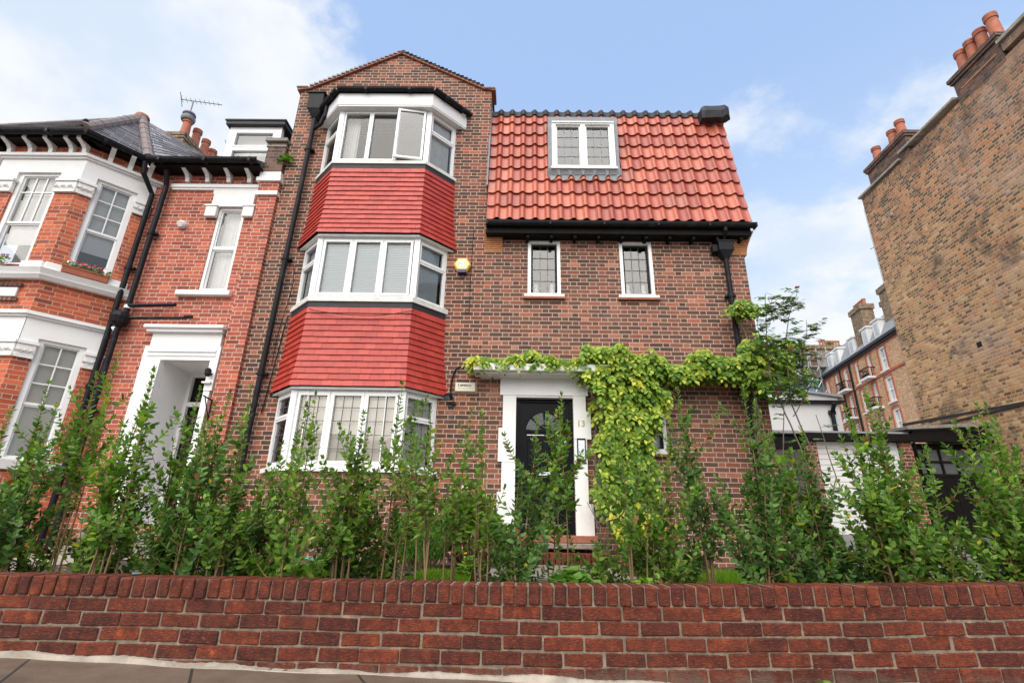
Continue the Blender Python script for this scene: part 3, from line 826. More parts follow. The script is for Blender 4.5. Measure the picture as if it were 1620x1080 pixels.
def bay_gutter():
    mb = MB(); P = offset_poly(0.20, *BAY); sec = []
    for k in range(7):
        t = math.pi + math.pi * k / 6; sec.append((0.055 * math.cos(t), 0.055 * math.sin(t)))
    for s in range(3):
        A, B = P[s], P[s + 1]; fr, L = frame_between(A, B); mb.frame = fr
        for (n0, z0), (n1, z1) in zip(sec, sec[1:]):
            mb.face([(0, n0, 8.755 + z0), (L, n0, 8.755 + z0), (L, n1, 8.755 + z1), (0, n1, 8.755 + z1)])
        mb.box(0, L, 0.050, 0.058, 8.75, 8.765); mb.box(0, L, -0.06, -0.052, 8.70, 8.79)
        for u in (L * 0.3, L * 0.75): mb.box(u - 0.03, u + 0.03, -0.06, 0.061, 8.69, 8.762)
    mb.build('bay_gutter', m_black, house)
    mb = MB(); a = offset_poly(0.16, *BAY); b = [(-3.6, YF), (-3.2, YF - 0.02), (-2.0, YF - 0.02), (-1.6, YF)]
    for s in range(3): mb.face([(*a[s], 8.76), (*a[s + 1], 8.76), (*b[s + 1], 8.93), (*b[s], 8.93)])
    mb.build('bay_roof', m_darklead, house)
    mb = MB(); mb.tube([(-1.24, YF - .10, 8.72), (-1.16, YF - .02, 8.72)], 0.045, 10); mb.build('overflow_pipe', m_white, house)
bay_gutter()

def bay_base():
    mb = MB(); P = offset_poly(0.0, *BAY)
    for s in range(3):
        fr, L = frame_between(P[s], P[s + 1]); mb.frame = fr; mb.face([(0, 0, .2), (L, 0, .2), (L, 0, 1.67), (0, 0, 1.67)])
    mb.build('bay_brick_base', m_brick_wing, house)
bay_base()

# ---- right wing
XR = 4.0
WIN1 = (0.13, 0.71, 4.76, 5.83); WIN2 = (1.77, 2.35, 4.76, 5.83); GWIN = (1.42, 2.33, 2.10, 3.20); DOOR = (-0.04, 0.87, 0.86, 2.94)

def wing():
    mb = MB(((0, YF, 0), (1, 0, 0), (0, -1, 0)))
    wall_grid(mb, -0.64, XR, 0.2, 6.10, [WIN1, WIN2, GWIN, DOOR], 0.0, 0.13)
    mb.frame = None
    mb.face([(XR, YF, 0.2), (XR, YF + 6, 0.2), (XR, YF + 6, 6.1), (XR, YF, 6.1)])
    mb.face([(-.64, YF + 6, 0.2), (-.64, YF + 6, 9.0), (XR, YF + 6, 9.0), (XR, YF + 6, 0.2)])
    mb.build('wing_wall', m_brick_wing, house)
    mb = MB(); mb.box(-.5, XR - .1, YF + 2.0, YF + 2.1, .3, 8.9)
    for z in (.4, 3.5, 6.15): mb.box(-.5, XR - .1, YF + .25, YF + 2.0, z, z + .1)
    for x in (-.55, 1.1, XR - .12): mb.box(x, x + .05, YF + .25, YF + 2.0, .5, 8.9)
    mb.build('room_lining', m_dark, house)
    # corbels of creasing tile under the eaves ends
    for x0, x1, sd in ((-0.66, -0.33, 0), (3.72, 4.03, 1)):
        mb = MB()
        for i in range(12):
            z = 5.60 + i * 0.034; t = i / 11; pr = 0.01 + 0.16 * t ** 1.6; xs = 0.02 + 0.10 * t ** 1.6 if sd else 0
            mb.box(x0, x1 + xs, YF - pr, YF + 0.1, z, z + 0.026)
            mb.box(x0 + .006, x1 + xs - 0.012, YF - pr + 0.008, YF + .1, z + 0.026, z + 0.034)
        mb.build('corbel', m_corbel, house)
wing()

def small_window(W_, sill=True, cols=3, rows=4, sillmat=None):
    fr = ((0, YF, 0), (1, 0, 0), (0, -1, 0)); u0, u1, z0, z1 = W_
    mb = MB(fr); frame_rect(mb, u0, u1, z0, z1, 0.058, -0.10, 0.018, 0.035, 0.05); w = mb.build('window', m_white, house)
    mb = MB(fr); frame_rect(mb, u0 + .058, u1 - .058, z0 + .035, z1 - .05, 0.034, -0.09, -0.035); mb.build('steel_frame', m_black, w)
    a, b, c, d = u0 + .092, u1 - .092, z0 + .069, z1 - .084
    pane(fr, a, b, c, d, -0.06, w, m_glass_hi); leading(fr, a, b, c, d, -0.057, cols, rows, w)
    mb = MB(fr); mb.box(u0 - 0.06, u1 + 0.06, -0.02, 0.055, z0 - 0.045, z0 - 0.001); mb.build('sill', sillmat or m_white, w)
    mb = MB(fr); mb.box(u0 - 0.07, u1 + 0.07, -0.02, 0.062, z0 - 0.085, z0 - 0.046); mb.build('tile_sill', m_terra, w)
    return fr, w, (a, b, c, d)

for k, WN in enumerate((WIN1, WIN2)):
    fr, w, (a, b, c, d) = small_window(WN)
    mb = MB(fr)      # small white ornaments standing inside on the sill
    for u in ((a + .06, b - .05) if k == 0 else (a + .05, b - .07)):
        P = [(u, -0.16, c)]; mb.frame = None
        mb.lathe((u, YF + 0.17, c - .05), [(0.05, 0), (0.07, .05), (0.055, .13), (0.03, .18), (0.05, .22), (0.03, .27)], 10)
    mb.build('ornament', m_curtain, w)
fr, w, (a, b, c, d) = small_window(GWIN, cols=4, rows=5)
curtain(fr, a, b, c, d, -0.16, w, m_curtain, 8, 0.015, 8)

def pantile_roof():
    """S-shaped clay tiles, each laid separately over the steep mansard face"""
    y0, z0, y1, z1 = 7.74, 6.10, 8.24, 9.02; xa, xb = -0.62, 4.08
    n = 9; per = 0.229; rnd = random.Random(5); mb = MB()
    S_ = Vector((0, y1 - y0, z1 - z0)); L = S_.length; S_.normalize(); Nn = Vector((0, -S_.z, S_.y))
    H = L / n
    def prof(t):     # pan, then a rounded roll on the right
        if t < 0.55: return -0.012 * math.sin(math.pi * t / 0.55) + 0.004
        k = (t - 0.55) / 0.45; return 0.004 + 0.042 * math.sin(math.pi * min(1, k * 1.02)) ** 0.85
    cols = int((xb - xa) / per) + 1; DW = (0.50, 1.86, 7.42, 8.78)
    for r in range(n):
        for c in range(cols):
            x = xa + c * per; w = min(per, xb - x)
            if w < 0.03: continue
            s0 = r * H - (0.0 if r else 0.0); s1 = (r + 1) * H + 0.03
            jx, js = rnd.uniform(-.003, .003), rnd.uniform(-.004, .004); lift = rnd.uniform(0, .003)
            P = []; k = 12
            for i in range(k + 1):
                t = i / k; xx = x + jx + t * (w + 0.012)
                hgt = prof(min(t * w / per, 1.0))
                for (s_, lf) in ((s0 + js, 0.044 + lift), (s1, 0.006)):
                    q = Vector((xx, y0, z0)) + S_ * s_ + Nn * (hgt + lf); P.append(tuple(q))
                q = Vector((xx, y0, z0)) + S_ * (s0 + js) + Nn * (hgt + 0.044 + lift - 0.015); P.append(tuple(q))
            zc = (z0 + (r + .5) * H * S_.z); xc = x + w / 2
            if DW[0] + .02 < xc < DW[1] - .02 and DW[2] + .05 < zc < DW[3] - .05: continue
            F = []
            for i in range(k): F += [(3 * i, 3 * i + 3, 3 * i + 4, 3 * i + 1), (3 * i + 2, 3 * i + 5, 3 * i + 3, 3 * i)]
            F.append((3 * k, 3 * k + 2, 3 * k + 1)); F.append((0, 1, 2))
            mb.mesh(P, F)
    mb.build('pantile_roof', m_pantile, house, smooth=False)
    mb = MB(); P = [Vector((x, y0, z0)) + S_ * s_ - Nn * 0.02 for x, s_ in ((xa, 0), (xb - .02, 0), (xb - .02, L), (xa, L))]
    Q = [p - Nn * 0.05 for p in P]; A = [tuple(p) for p in P + Q]
    mb.mesh(A, [(0, 1, 2, 3), (7, 6, 5, 4), (0, 4, 5, 1), (1, 5, 6, 2), (2, 6, 7, 3), (3, 7, 4, 0)])
    mb.build('roof_deck', m_blackwood, house)
    mb = MB()       # black ridge pieces following the waves along the top
    for c in range(cols):
        x = xa + c * per; w = min(per, xb - .3 - x)
        if w < .05: continue
        P = []; k = 10
        for i in range(k + 1):
            t = i / k; h = prof(t * w / per) * 1.15
            for s_, lf in ((L - 0.10, 0.045), (L + 0.035, 0.05), (L + 0.04, -0.09)):
                P.append(tuple(Vector((x + t * (w + .01), y0, z0)) + S_ * s_ + Nn * (h + lf)))
        mb.mesh(P, [f for i in range(k) for f in ((3 * i, 3 * i + 3, 3 * i + 4, 3 * i + 1), (3 * i + 1, 3 * i + 4, 3 * i + 5, 3 * i + 2))])
    mb.build('ridge_tiles', m_darklead, house)
    mb = MB(); mb.box(xa, XR, y1 + .02, YF + 5.9, 8.90, 8.98); mb.build('flat_roof', m_greyroof, house)
    mb = MB()       # the far end and the return of the mansard
    mb.face([(xb - .03, y0 + .04, z0), (xb - .03, YF + 5.9, z0), (xb - .03, YF + 5.9, 8.98), (xb - .03, y1, z1)])
    mb.build('roof_cheek', m_darklead, house)
    mb = MB()       # lead soaker between the tiles and the gable wall, stepped at the bottom
    rr = random.Random(2); zs = [6.9 + i * 0.11 for i in range(20)]
    for i, z in enumerate(zs):
        yy = y0 + (z - z0) / (z1 - z0) * (y1 - y0)
        mb.box(-0.655 + rr.uniform(-.004, .004), -0.625, yy - 0.11 + rr.uniform(-.01, .01), yy + 0.06, z, z + 0.108)
    mb.build('stepped_flashing', m_lead, house)
    # box end wrapped in dark lead at the right end of the ridge
    mb = MB(); rr = random.Random(9); P = []
    ring = [(-.13, -.14), (.02, -.17), (.14, -.15), (.16, -.02), (.15, .10), (.0, .13), (-.15, .10)]
    for i, x in enumerate((3.60, 3.66, 3.84, 4.00, 4.13, 4.22)):
        k = (0.85, 1.0, 0.95, 0.98, 0.92, 0.6)[i]
        for a, b in ring: P.append((x + (b * 0.30 if i > 3 else 0), 8.10 + b * k + rr.uniform(-.012, .012), 8.84 + .09 * (i > 3) * 0.5 + a * k + 0.02 * i * .5 + rr.uniform(-.012, .012)))
    n7 = 7; F = [(i * n7 + k, i * n7 + (k + 1) % n7, (i + 1) * n7 + (k + 1) % n7, (i + 1) * n7 + k) for i in range(5) for k in range(n7)]
    F += [tuple(reversed(range(n7))), tuple(range(5 * n7, 6 * n7))]; mb.mesh(P, F); mb.build('ridge_end_box', m_darklead, house)
    # gutter, fascia and soffit
    mb = MB(((0, 7.70, 0), (1, 0, 0), (0, -1, 0))); sec = [(0.065 * math.cos(math.pi + math.pi * k / 8), 0.065 * math.sin(math.pi + math.pi * k / 8)) for k in range(9)]
    ga, gb, gz = -0.62, 4.13, 6.035
    for (n0, q0), (n1, q1) in zip(sec, sec[1:]): mb.face([(ga, n0, gz + q0), (gb, n0, gz + q0), (gb, n1, gz + q1), (ga, n1, gz + q1)])
    mb.box(ga, gb, 0.058, 0.070, gz - .006, gz + .010)
    for x in (ga, .5, 1.45, 2.4, 3.3, gb - .02): mb.box(x, x + 0.03, -0.06, 0.073, gz - .068, gz + .012)
    mb.build('eaves_gutter', m_black, house)
    mb = MB(); mb.box(ga, gb - .06, 7.76, 7.785, 5.86, 6.10); mb.box(ga, gb - .08, 7.785, YF - .001, 5.86, 5.885)
    for x in [0.1 + i * .42 for i in range(10)]: mb.box(x, x + .05, 7.80, YF - .002, 5.80, 5.86)
    mb.build('eaves_fascia', m_blackwood, house)
pantile_roof()

def dormer_window():
    y0, z0, y1, z1 = 7.74, 6.10, 8.24, 9.02
    a = math.atan2(y1 - y0, z1 - z0); x0, x1 = 0.50, 1.86
    yf = 7.86
    mb = MB(); mb.box(x0, x1, yf + .01, 8.6, 7.36, 8.70); mb.cur = 0
    body = mb     # lead box
    mb2 = MB(((0, yf, 0), (1, 0, 0), (0, -1, 0)))
    u0, u1, b0, b1 = 0.575, 1.785, 7.36, 8.44
    mb = MB(((0, yf, 0), (1, 0, 0), (0, -1, 0)))
    # lead surround: cheeks and head, with the opening left free
    mb.box(x0, u0, -.5, 0.0, 7.30, 8.60); mb.box(u1, x1, -.5, 0.0, 7.30, 8.60); mb.box(u0, u1, -.5, 0.0, 8.45, 8.60); mb.box(u0, u1, -.5, 0, 7.22, 7.34)
    dl = mb.build('dormer_surround', m_lead, house)
    mb = MB(((0, yf, 0), (1, 0, 0), (0, -1, 0)))
    frame_rect(mb, u0, u1, b0, b1, .075, -.12, .03, .045, .05)
    um = (u0 + u1) / 2; mb.box(um - .045, um + .045, -.12, .025, b0 + .045, b1 - .05)
    for a_, b_ in ((u0 + .075, um - .045), (um + .045, u1 - .075)): frame_rect(mb, a_, b_, b0 + .045, b1 - .05, .03, -.10, -.005)
    mb.box(u0 - .0, u1 + .0, 0.0, 0.05, b1 - .02, b1 + .01); mb.box(u0 - .02, u1 + .02, 0.0, 0.06, b0 - .045, b0 - .002)
    w = mb.build('window', m_white, house)
    fr = ((0, yf, 0), (1, 0, 0), (0, -1, 0))
    for a_, b_ in ((u0 + .105, um - .075), (um + .075, u1 - .105)):
        pane(fr, a_, b_, b0 + .075, b1 - .08, -.05, w, m_glass_hi); leading(fr, a_, b_, b0 + .075, b1 - .08, -.047, 3, 4, w, 0.009, m_lead)
    mb = MB(); mb.box(x0 + .08, x1 - .08, yf + .45, yf + .5, 7.3, 8.6); mb.build('dormer_room', m_lead, house)
    mb = MB()      # lead apron dressed over the tiles below
    k = 40; P = []
    for i in range(k + 1):
        x = x0 - .02 + (x1 - x0 + .04) * i / k; t = ((x + 0.62) / 0.229) % 1.0
        h = 0.05 if t < .55 else 0.05 + 0.045 * math.sin(math.pi * (t - .55) / .45)
        drop = 0.02 * math.sin(i * 0.9) + (0.035 if t < .55 else -0.03)
        P += [(x, yf - .035, 7.33), (x, 7.74 + (7.25 - 6.1) / 2.92 * .5 - h - .012, 7.20), (x, 7.74 + (7.15 - 6.1) / 2.92 * .5 - h - .012, 7.13 - drop)]
    mb.mesh(P, [f for i in range(k) for f in ((3 * i, 3 * i + 1, 3 * i + 4, 3 * i + 3), (3 * i + 1, 3 * i + 2, 3 * i + 5, 3 * i + 4))])
    mb.build('lead_apron', m_lead, house)
dormer_window()

def front_door():
    fr = ((0, YF, 0), (1, 0, 0), (0, -1, 0)); u0, u1, z0, z1 = DOOR
    # stucco surround: lintel block and stepped pilasters
    mb = MB(fr); mb.box(-0.30, 1.11, 0, 0.070, 2.95, 3.24)
    mb.box(-0.25, u0, 0, 0.062, 2.42, 2.949); mb.box(-0.31, u0, 0, 0.068, 1.90, 2.42); mb.box(-0.25, u0, 0, .062, 1.45, 1.90); mb.box(-.31, u0, 0, .068, 0.78, 1.45)
    mb.box(u1, 1.07, 0, 0.062, 2.42 + .28, 2.949); mb.box(u1, 1.14, 0, .068, 2.26, 2.70); mb.box(u1, 1.07, 0, .062, 1.3, 2.26); mb.box(u1, 1.14, 0, .068, .78, 1.3)
    mb.box(u0, u1, -0.13, 0.05, z1 - .02, 2.951)
    sr = mb.build('door_surround', m_stucco, house)
    text_mesh('13', 0.135, m_brass, (0.985, YF - 0.071, 2.50), sr, 'house_number', 0.9, 0.004, bold=0.002, spacing=1.15)
    mb = MB(fr); mb.box(0.915, 1.045, .062, .085, 1.93, 2.27); ic = mb.build('intercom', m_black, sr)
    mb = MB(fr); mb.box(0.932, 1.03, .086, .090, 1.95, 2.24); mb.build('intercom_plate', m_chrome, sr)
    # canopy slab
    mb = MB(fr); mb.bbox(-0.72, 1.55, 0.001, 0.42, 3.255, 3.37, .008); mb.box(-0.62, 1.45, 0.001, 0.34, 3.225, 3.255)
    mb.build('door_canopy', m_stucco, house)
    # door leaf with moulded panels and a sunburst fanlight
    yd = -0.10
    mb = MB(fr); frame_rect(mb, u0 + .001, u1 - .001, z0, z1 - .021, 0.055, yd - .03, yd + .035, 0.02, .05); mb.build('door_frame', m_door, house)
    mb = MB(fr); a, b, c, d = u0 + .056, u1 - .056, z0 + .02, z1 - .07
    cx = (a + b) / 2; mb.box(a, b, yd - .02, yd, c, d)
    def mould(x0, x1, q0, q1): frame_rect(mb, x0, x1, q0, q1, 0.022, yd, yd + .016); mb.bbox(x0 + .045, x1 - .045, yd, yd + .014, q0 + .045, q1 - .045, .006)
    for x0, x1 in ((a + .09, cx - .035), (cx + .035, b - .09)):
        mould(x0, x1, c + .16, c + .80); mould(x0, x1, c + .93, c + 1.40)
    dr = mb.build('door', m_door, house)
    # fanlight: half-round of glass segments
    r0, r1, cz = 0.10, 0.29, c + 1.53; gm = MB(fr); bm = MB(fr)
    nseg = 4
    for s in range(nseg):
        t0, t1 = math.pi * s / nseg + .07, math.pi * (s + 1) / nseg - .07; k = 8
        pts_o = [(cx + r1 * math.cos(t0 + (t1 - t0) * i / k), yd + .006, cz + r1 * math.sin(t0 + (t1 - t0) * i / k)) for i in range(k + 1)]
        pts_i = [(cx + r0 * math.cos(t0 + (t1 - t0) * i / k), yd + .006, cz + r0 * math.sin(t0 + (t1 - t0) * i / k)) for i in range(k + 1)]
        for i in range(k): gm.face([pts_o[i], pts_o[i + 1], pts_i[i + 1], pts_i[i]])
    gm.build('fanlight', plain('frosted dark glass', (0.06, 0.065, 0.07), 0.15, 0.3, 14, bump=.5, bscale=60), dr)
    for k in range(25):
        t = math.pi * k / 24; bm.box(cx + .305 * math.cos(t) - .012, cx + .305 * math.cos(t) + .012, yd, yd + .018, cz + .305 * math.sin(t) - .012, cz + .305 * math.sin(t) + .012)
    bm.box(cx - .30, cx + .30, yd, yd + .016, cz - .02, cz + .01); bm.build('fanlight_moulding', m_door, dr)
    ch = MB(fr)     # bright trim lines the photo shows on the rails
    for z, x0, x1 in ((c + 1.46, a + .12, b - .12), (c + .865, a + .10, b - .10), (c + .12, a + .06, b - .06), (c + 1.06, b - .28, b - .12)): ch.bbox(x0, x1, yd, yd + .012, z - .007, z + .007, .003)
    ch.bbox(cx - .125, cx + .125, yd, yd + .02, c + .835, c + .895, .004)
    ch.build('letter_plate', m_chrome, dr)
    kb = MB(); kb.tube([(b - .07, YF - yd - .0, c + 1.36), (b - .07, YF - yd - .03, c + 1.36)], .021, 12); kb.build('lock', m_chrome, dr)
    kb = MB(); kb.tube([(b - .05, YF - yd, c + .78), (b - .05, YF - yd - .04, c + .78)], .017, 10); kb.build('knob', m_brass, dr)
    # steps
    mb = MB(); mb.bbox(-.24, 1.14, 7.62, 7.99, .76, .858, .008); mb.build('brick_step', m_terra, house)
    mb = MB(); mb.bbox(-.26, 1.16, 7.55, 7.99, .68, .757, .012); mb.build('stone_step', m_stepstone, house)
    mb = MB()
    for i in range(21):
        x = -.42 + i * .0775; mb.bbox(x, x + .068, 7.17, 7.54 + .0, .50, .64 + random.uniform(-.003, .003), .006)
    mb.build('brick_step', m_wallbrick, house)
front_door()

def downpipe(pts, r, name, parent, mat=None, clips=(), seg=12):
    mb = MB(); mb.tube(pts, r, seg)
    P = [Vector(p) for p in pts]
    for i, t in clips:
        c = P[i].lerp(P[i + 1], t); d = (P[i + 1] - P[i]).normalized()
        mb.tube([c - d * .035, c + d * .035], r * 1.28, seg); mb.box(c.x - r * 2.0, c.x + r * 2.0, c.y, YF, c.z - .018, c.z + .018)
    return mb.build(name, mat or m_black, parent, smooth=False)

dp = downpipe([(3.62, 7.90, 5.50), (3.62, 7.90, 0.5)], 0.042, 'downpipe', house, clips=((0, .15), (0, .5), (0, .8)))
mb = MB(); mb.prism([(3.49, 7.80), (3.75, 7.80), (3.75, 7.985), (3.49, 7.985)], 5.60, 5.76)
mb.mesh([(3.49, 7.80, 5.60), (3.75, 7.80, 5.60), (3.75, 7.985, 5.60), (3.49, 7.985, 5.60), (3.57, 7.86, 5.46), (3.67, 7.86, 5.46), (3.67, 7.95, 5.46), (3.57, 7.95, 5.46)],
        [(0, 4, 5, 1), (1, 5, 6, 2), (2, 6, 7, 3), (3, 7, 4, 0), (4, 7, 6, 5)])
mb.box(3.47, 3.77, 7.79, 7.99, 5.76, 5.785); mb.box(3.40, 3.49, 7.85, 7.97, 5.59, 5.72); mb.build('rainwater_hopper', m_black, dp)
mb = MB(); mb.tube([(3.60, 7.70, 5.98), (3.60, 7.70, 5.93), (3.61, 7.82, 5.85), (3.62, 7.89, 5.78)], .036, 10); mb.build('swan_neck', m_black, dp)
ldp = downpipe([(-4.15, 7.90, 8.62), (-4.15, 7.90, 8.45), (-4.17, 7.91, 6.6), (-4.26, 7.91, 0.5)], 0.045, 'downpipe', house, clips=((1, .35), (2, .2), (2, .55)))
mb = MB(); mb.prism([(-4.30, 7.78), (-4.00, 7.78), (-4.00, 7.985), (-4.30, 7.985)], 8.72, 9.10)
mb.mesh([(-4.30, 7.78, 8.72), (-4.0, 7.78, 8.72), (-4.0, 7.985, 8.72), (-4.30, 7.985, 8.72), (-4.2, 7.85, 8.55), (-4.1, 7.85, 8.55), (-4.1, 7.95, 8.55), (-4.2, 7.95, 8.55)],
        [(0, 4, 5, 1), (1, 5, 6, 2), (2, 6, 7, 3), (3, 7, 4, 0), (4, 7, 6, 5)])
mb.box(-4.33, -3.97, 7.76, 7.99, 9.10, 9.13); mb.build('rainwater_hopper', m_black, ldp)
mb = MB(); mb.tube([(-3.86, 7.72, 8.70), (-3.88, 7.74, 8.45), (-3.95, 7.80, 8.32), (-4.13, 7.89, 8.27)], .034, 10); mb.build('branch_pipe', m_black, ldp)

# cables clipped to the front
def cable(pts, r, name, parent, mat=None):
    P = [Vector(p) for p in pts]; Q = []
    for i in range(len(P) - 1):
        p0, p1, p2, p3 = P[max(i - 1, 0)], P[i], P[i + 1], P[min(i + 2, len(P) - 1)]
        for k in range(5):
            t = k / 5; Q.append(0.5 * ((2 * p1) + (-p0 + p2) * t + (2 * p0 - 5 * p1 + 4 * p2 - p3) * t * t + (-p0 + 3 * p1 - 3 * p2 + p3) * t ** 3))
    Q.append(P[-1]); mb = MB(); mb.tube(Q, r, 6); return mb.build(name, mat or m_black, parent)

cable([(-3.42, 7.49, 4.22), (-3.2, 7.46, 4.16), (-2.8, 7.455, 4.11), (-2.3, 7.455, 4.10), (-1.9, 7.46, 4.16), (-1.7, 7.50, 4.22)], .006, 'cable', house)
cable([(-3.98, 7.97, 4.3), (-4.02, 7.97, 3.9), (-4.06, 7.97, 3.3), (-4.12, 7.97, 2.6)], .010, 'cable', house)
cable([(-4.05, 7.97, 5.3), (-4.0, 7.97, 4.9), (-4.05, 7.97, 4.4), (-4.1, 7.97, 3.9), (-4.1, 7.97, 3.4)], .006, 'cable', house)
cable([(-0.86, 7.985, 6.1), (-0.88, 7.985, 5.0), (-0.87, 7.985, 4.45), (-0.95, 7.985, 4.42)], .005, 'cable', house)

# things fixed to the front
bell = thing('alarm_box', 'yellow six sided alarm box with dark blue base beside the middle bay window', 'alarm box', (-1.03, YF, 5.30))
def hexa(r, sx=1.0): return [(r * sx * math.cos(R(60 * i)), r * math.sin(R(60 * i))) for i in range(6)]
mb = MB(); A = hexa(.155, 1.0); B = hexa(.125, 1.0)
P = [(-1.03 + x, YF - .001, 5.30 + z) for x, z in A] + [(-1.03 + x, YF - .07, 5.30 + z) for x, z in A] + [(-1.03 + x, YF - .095, 5.30 + z) for x, z in B]
mb.mesh(P, [(i, (i + 1) % 6, 6 + (i + 1) % 6, 6 + i) for i in range(6)] + [(6 + i, 6 + (i + 1) % 6, 12 + (i + 1) % 6, 12 + i) for i in range(6)])
mb.build('case', m_alarm_y, bell)
mb = MB(); mb.face([(-1.03 + x, YF - .0955, 5.30 + z) for x, z in B][::-1]); mb.build('face_plate', m_alarm_top, bell)
mb = MB(); mb.face([(-1.035 + x * .52, YF - .098, 5.315 + z * .50) for x, z in B][::-1]); mb.build('badge', m_skin_white, bell)
text_mesh('ADT', .065, m_bluetext, (-1.035, YF - .099, 5.315), bell, 'lettering', 1.0, .001)
mb = MB(); mb.bbox(-1.105, -.955, YF - .105, YF, 5.135, 5.205, .006); mb.build('strobe', m_blue, bell)

box2 = thing('alarm_box', 'cream rectangular alarm box with black lettering between bay and front door', 'alarm box', (-.86, YF, 3.05))
mb = MB(); x0, x1, z0, z1 = -1.04, -.68, 2.97, 3.15
P = [(x0, YF, z0), (x1, YF, z0), (x1, YF, z1), (x0, YF, z1), (x0 + .015, YF - .08, z0 + .03), (x1 - .03, YF - .08, z0 + .03), (x1 - .03, YF - .08, z1 - .008), (x0 + .015, YF - .08, z1 - .008)]
mb.mesh(P, [(4, 5, 6, 7), (0, 1, 5, 4), (1, 2, 6, 5), (2, 3, 7, 6), (3, 0, 4, 7)]); mb.build('case', m_creambox, box2)
text_mesh('I', .066, m_ink, (-.977, YF - .082, 3.096), box2, 'lettering', 1.0, .001, bold=.002)
text_mesh('MPERIAL', .046, m_ink, (-.858, YF - .082, 3.092), box2, 'lettering', 1.08, .001, bold=.001)
mb = MB()
for i in range(9): mb.box(-.985 + i * .029, -.985 + i * .029 + .02, YF - .0815, YF - .080, 3.035, 3.046)
mb.build('faded_line', m_greyprint, box2)

fl = thing('floodlight', 'small black floodlight on the brick wall below the cream alarm box', 'floodlight', (-1.10, YF, 2.87))
mb = MB(); mb.tube([(-1.04, YF, 2.80), (-1.04, YF - .09, 2.80)], .03, 10); mb.box(-1.16, -1.05, YF - .08, YF - .03, 2.78, 2.82); mb.build('bracket', m_black, fl)
c0 = Vector((-1.12, YF - .15, 2.88)); ax = Vector((-.35, -.55, -.45)).normalized(); sx_ = ax.cross(Vector((0, 0, 1))).normalized(); ux = sx_.cross(ax)
def obox(mb, c, X, Y, Z, a, b, d):
    P = [tuple(c + X * (a * i) + Y * (b * j) + Z * (d * k)) for k in (-1, 1) for j in (-1, 1) for i in (-1, 1)]
    mb.mesh(P, [(0, 2, 3, 1), (4, 5, 7, 6), (0, 1, 5, 4), (2, 6, 7, 3), (0, 4, 6, 2), (1, 3, 7, 5)])
mb = MB(); obox(mb, c0, sx_, ux, ax, .065, .05, .03); mb.build('lamp_case', m_black, fl)
mb = MB(); obox(mb, c0 + ax * .031, sx_, ux, ax, .05, .036, .002); mb.build('lens', m_darkglass, fl)
cable([(-1.10, 7.95, 2.95), (-1.10, 7.97, 3.15), (-1.06, 7.97, 3.33), (-.98, 7.97, 3.42), (-.80, 7.97, 3.44), (-.68, 7.96, 3.43)], .014, 'cable', fl)
# ================================================================== THE NEIGHBOUR'S HOUSE (left)
nb = thing('terraced_house', 'orange red brick terraced house with white trimmed canted bay and slate roof', 'house', (-7.5, YF, 0.45))
YN = 8.03
NW = ((0, YN, 0), (1, 0, 0), (0, -1, 0))
PL, PF, PR_, PW = -10.02, -9.27, -7.76, -7.01       # bay: wall line left, front left, front right, wall line right
YNB = 7.28

def nbay(d): return offset_poly(d, PL, PF, PR_, PW, YN, YNB)

def neighbour_walls():
    mb = MB(NW); wall_grid(mb, PW - .1, -4.60, 0.2, 7.30, [(-5.70, -5.19, 4.78, 6.52), (-5.93, -5.12, 0.9, 3.46)], 0, .16)
    mb.frame = None
    mb.face([(-13, YN, .2), (PL, YN, .2), (PL, YN, 7.3), (-13, YN, 7.3)])
    mb.build('front_wall', m_brick_salmon, nb)
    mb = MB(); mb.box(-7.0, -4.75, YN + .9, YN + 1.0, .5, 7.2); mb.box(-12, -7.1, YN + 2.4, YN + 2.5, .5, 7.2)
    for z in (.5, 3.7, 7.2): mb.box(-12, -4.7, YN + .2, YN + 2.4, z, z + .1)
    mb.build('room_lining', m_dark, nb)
    mb = MB(NW); mb.box(-4.95, -4.605, .001, .10, .2, 6.72); mb.box(-4.97, -4.595, .001, .12, 6.80, 7.02); mb.build('pilaster', m_brick_salmon, nb)
    mb = MB(NW); mb.box(-4.99, -4.58, .0, .15, 6.72, 6.80); mb.box(-5.02, -4.56, 0.0, .17, 7.02, 7.10); mb.box(-4.99, -4.59, 0, .14, 7.10, 7.24); mb.build('pilaster_cap', m_stucco, nb)
    mb = MB(); mb.box(-4.98, -4.62, 7.93, 9.6, 7.24, 7.98); mb.build('party_pier', m_brick_soot, nb)
    mb = MB(); mb.box(-5.03, -4.60, 7.88, 9.6, 7.98, 8.05); mb.box(-5.0, -4.61, 7.91, 9.6, 7.86, 7.90); mb.build('pier_coping', m_flaunch, nb)
neighbour_walls()

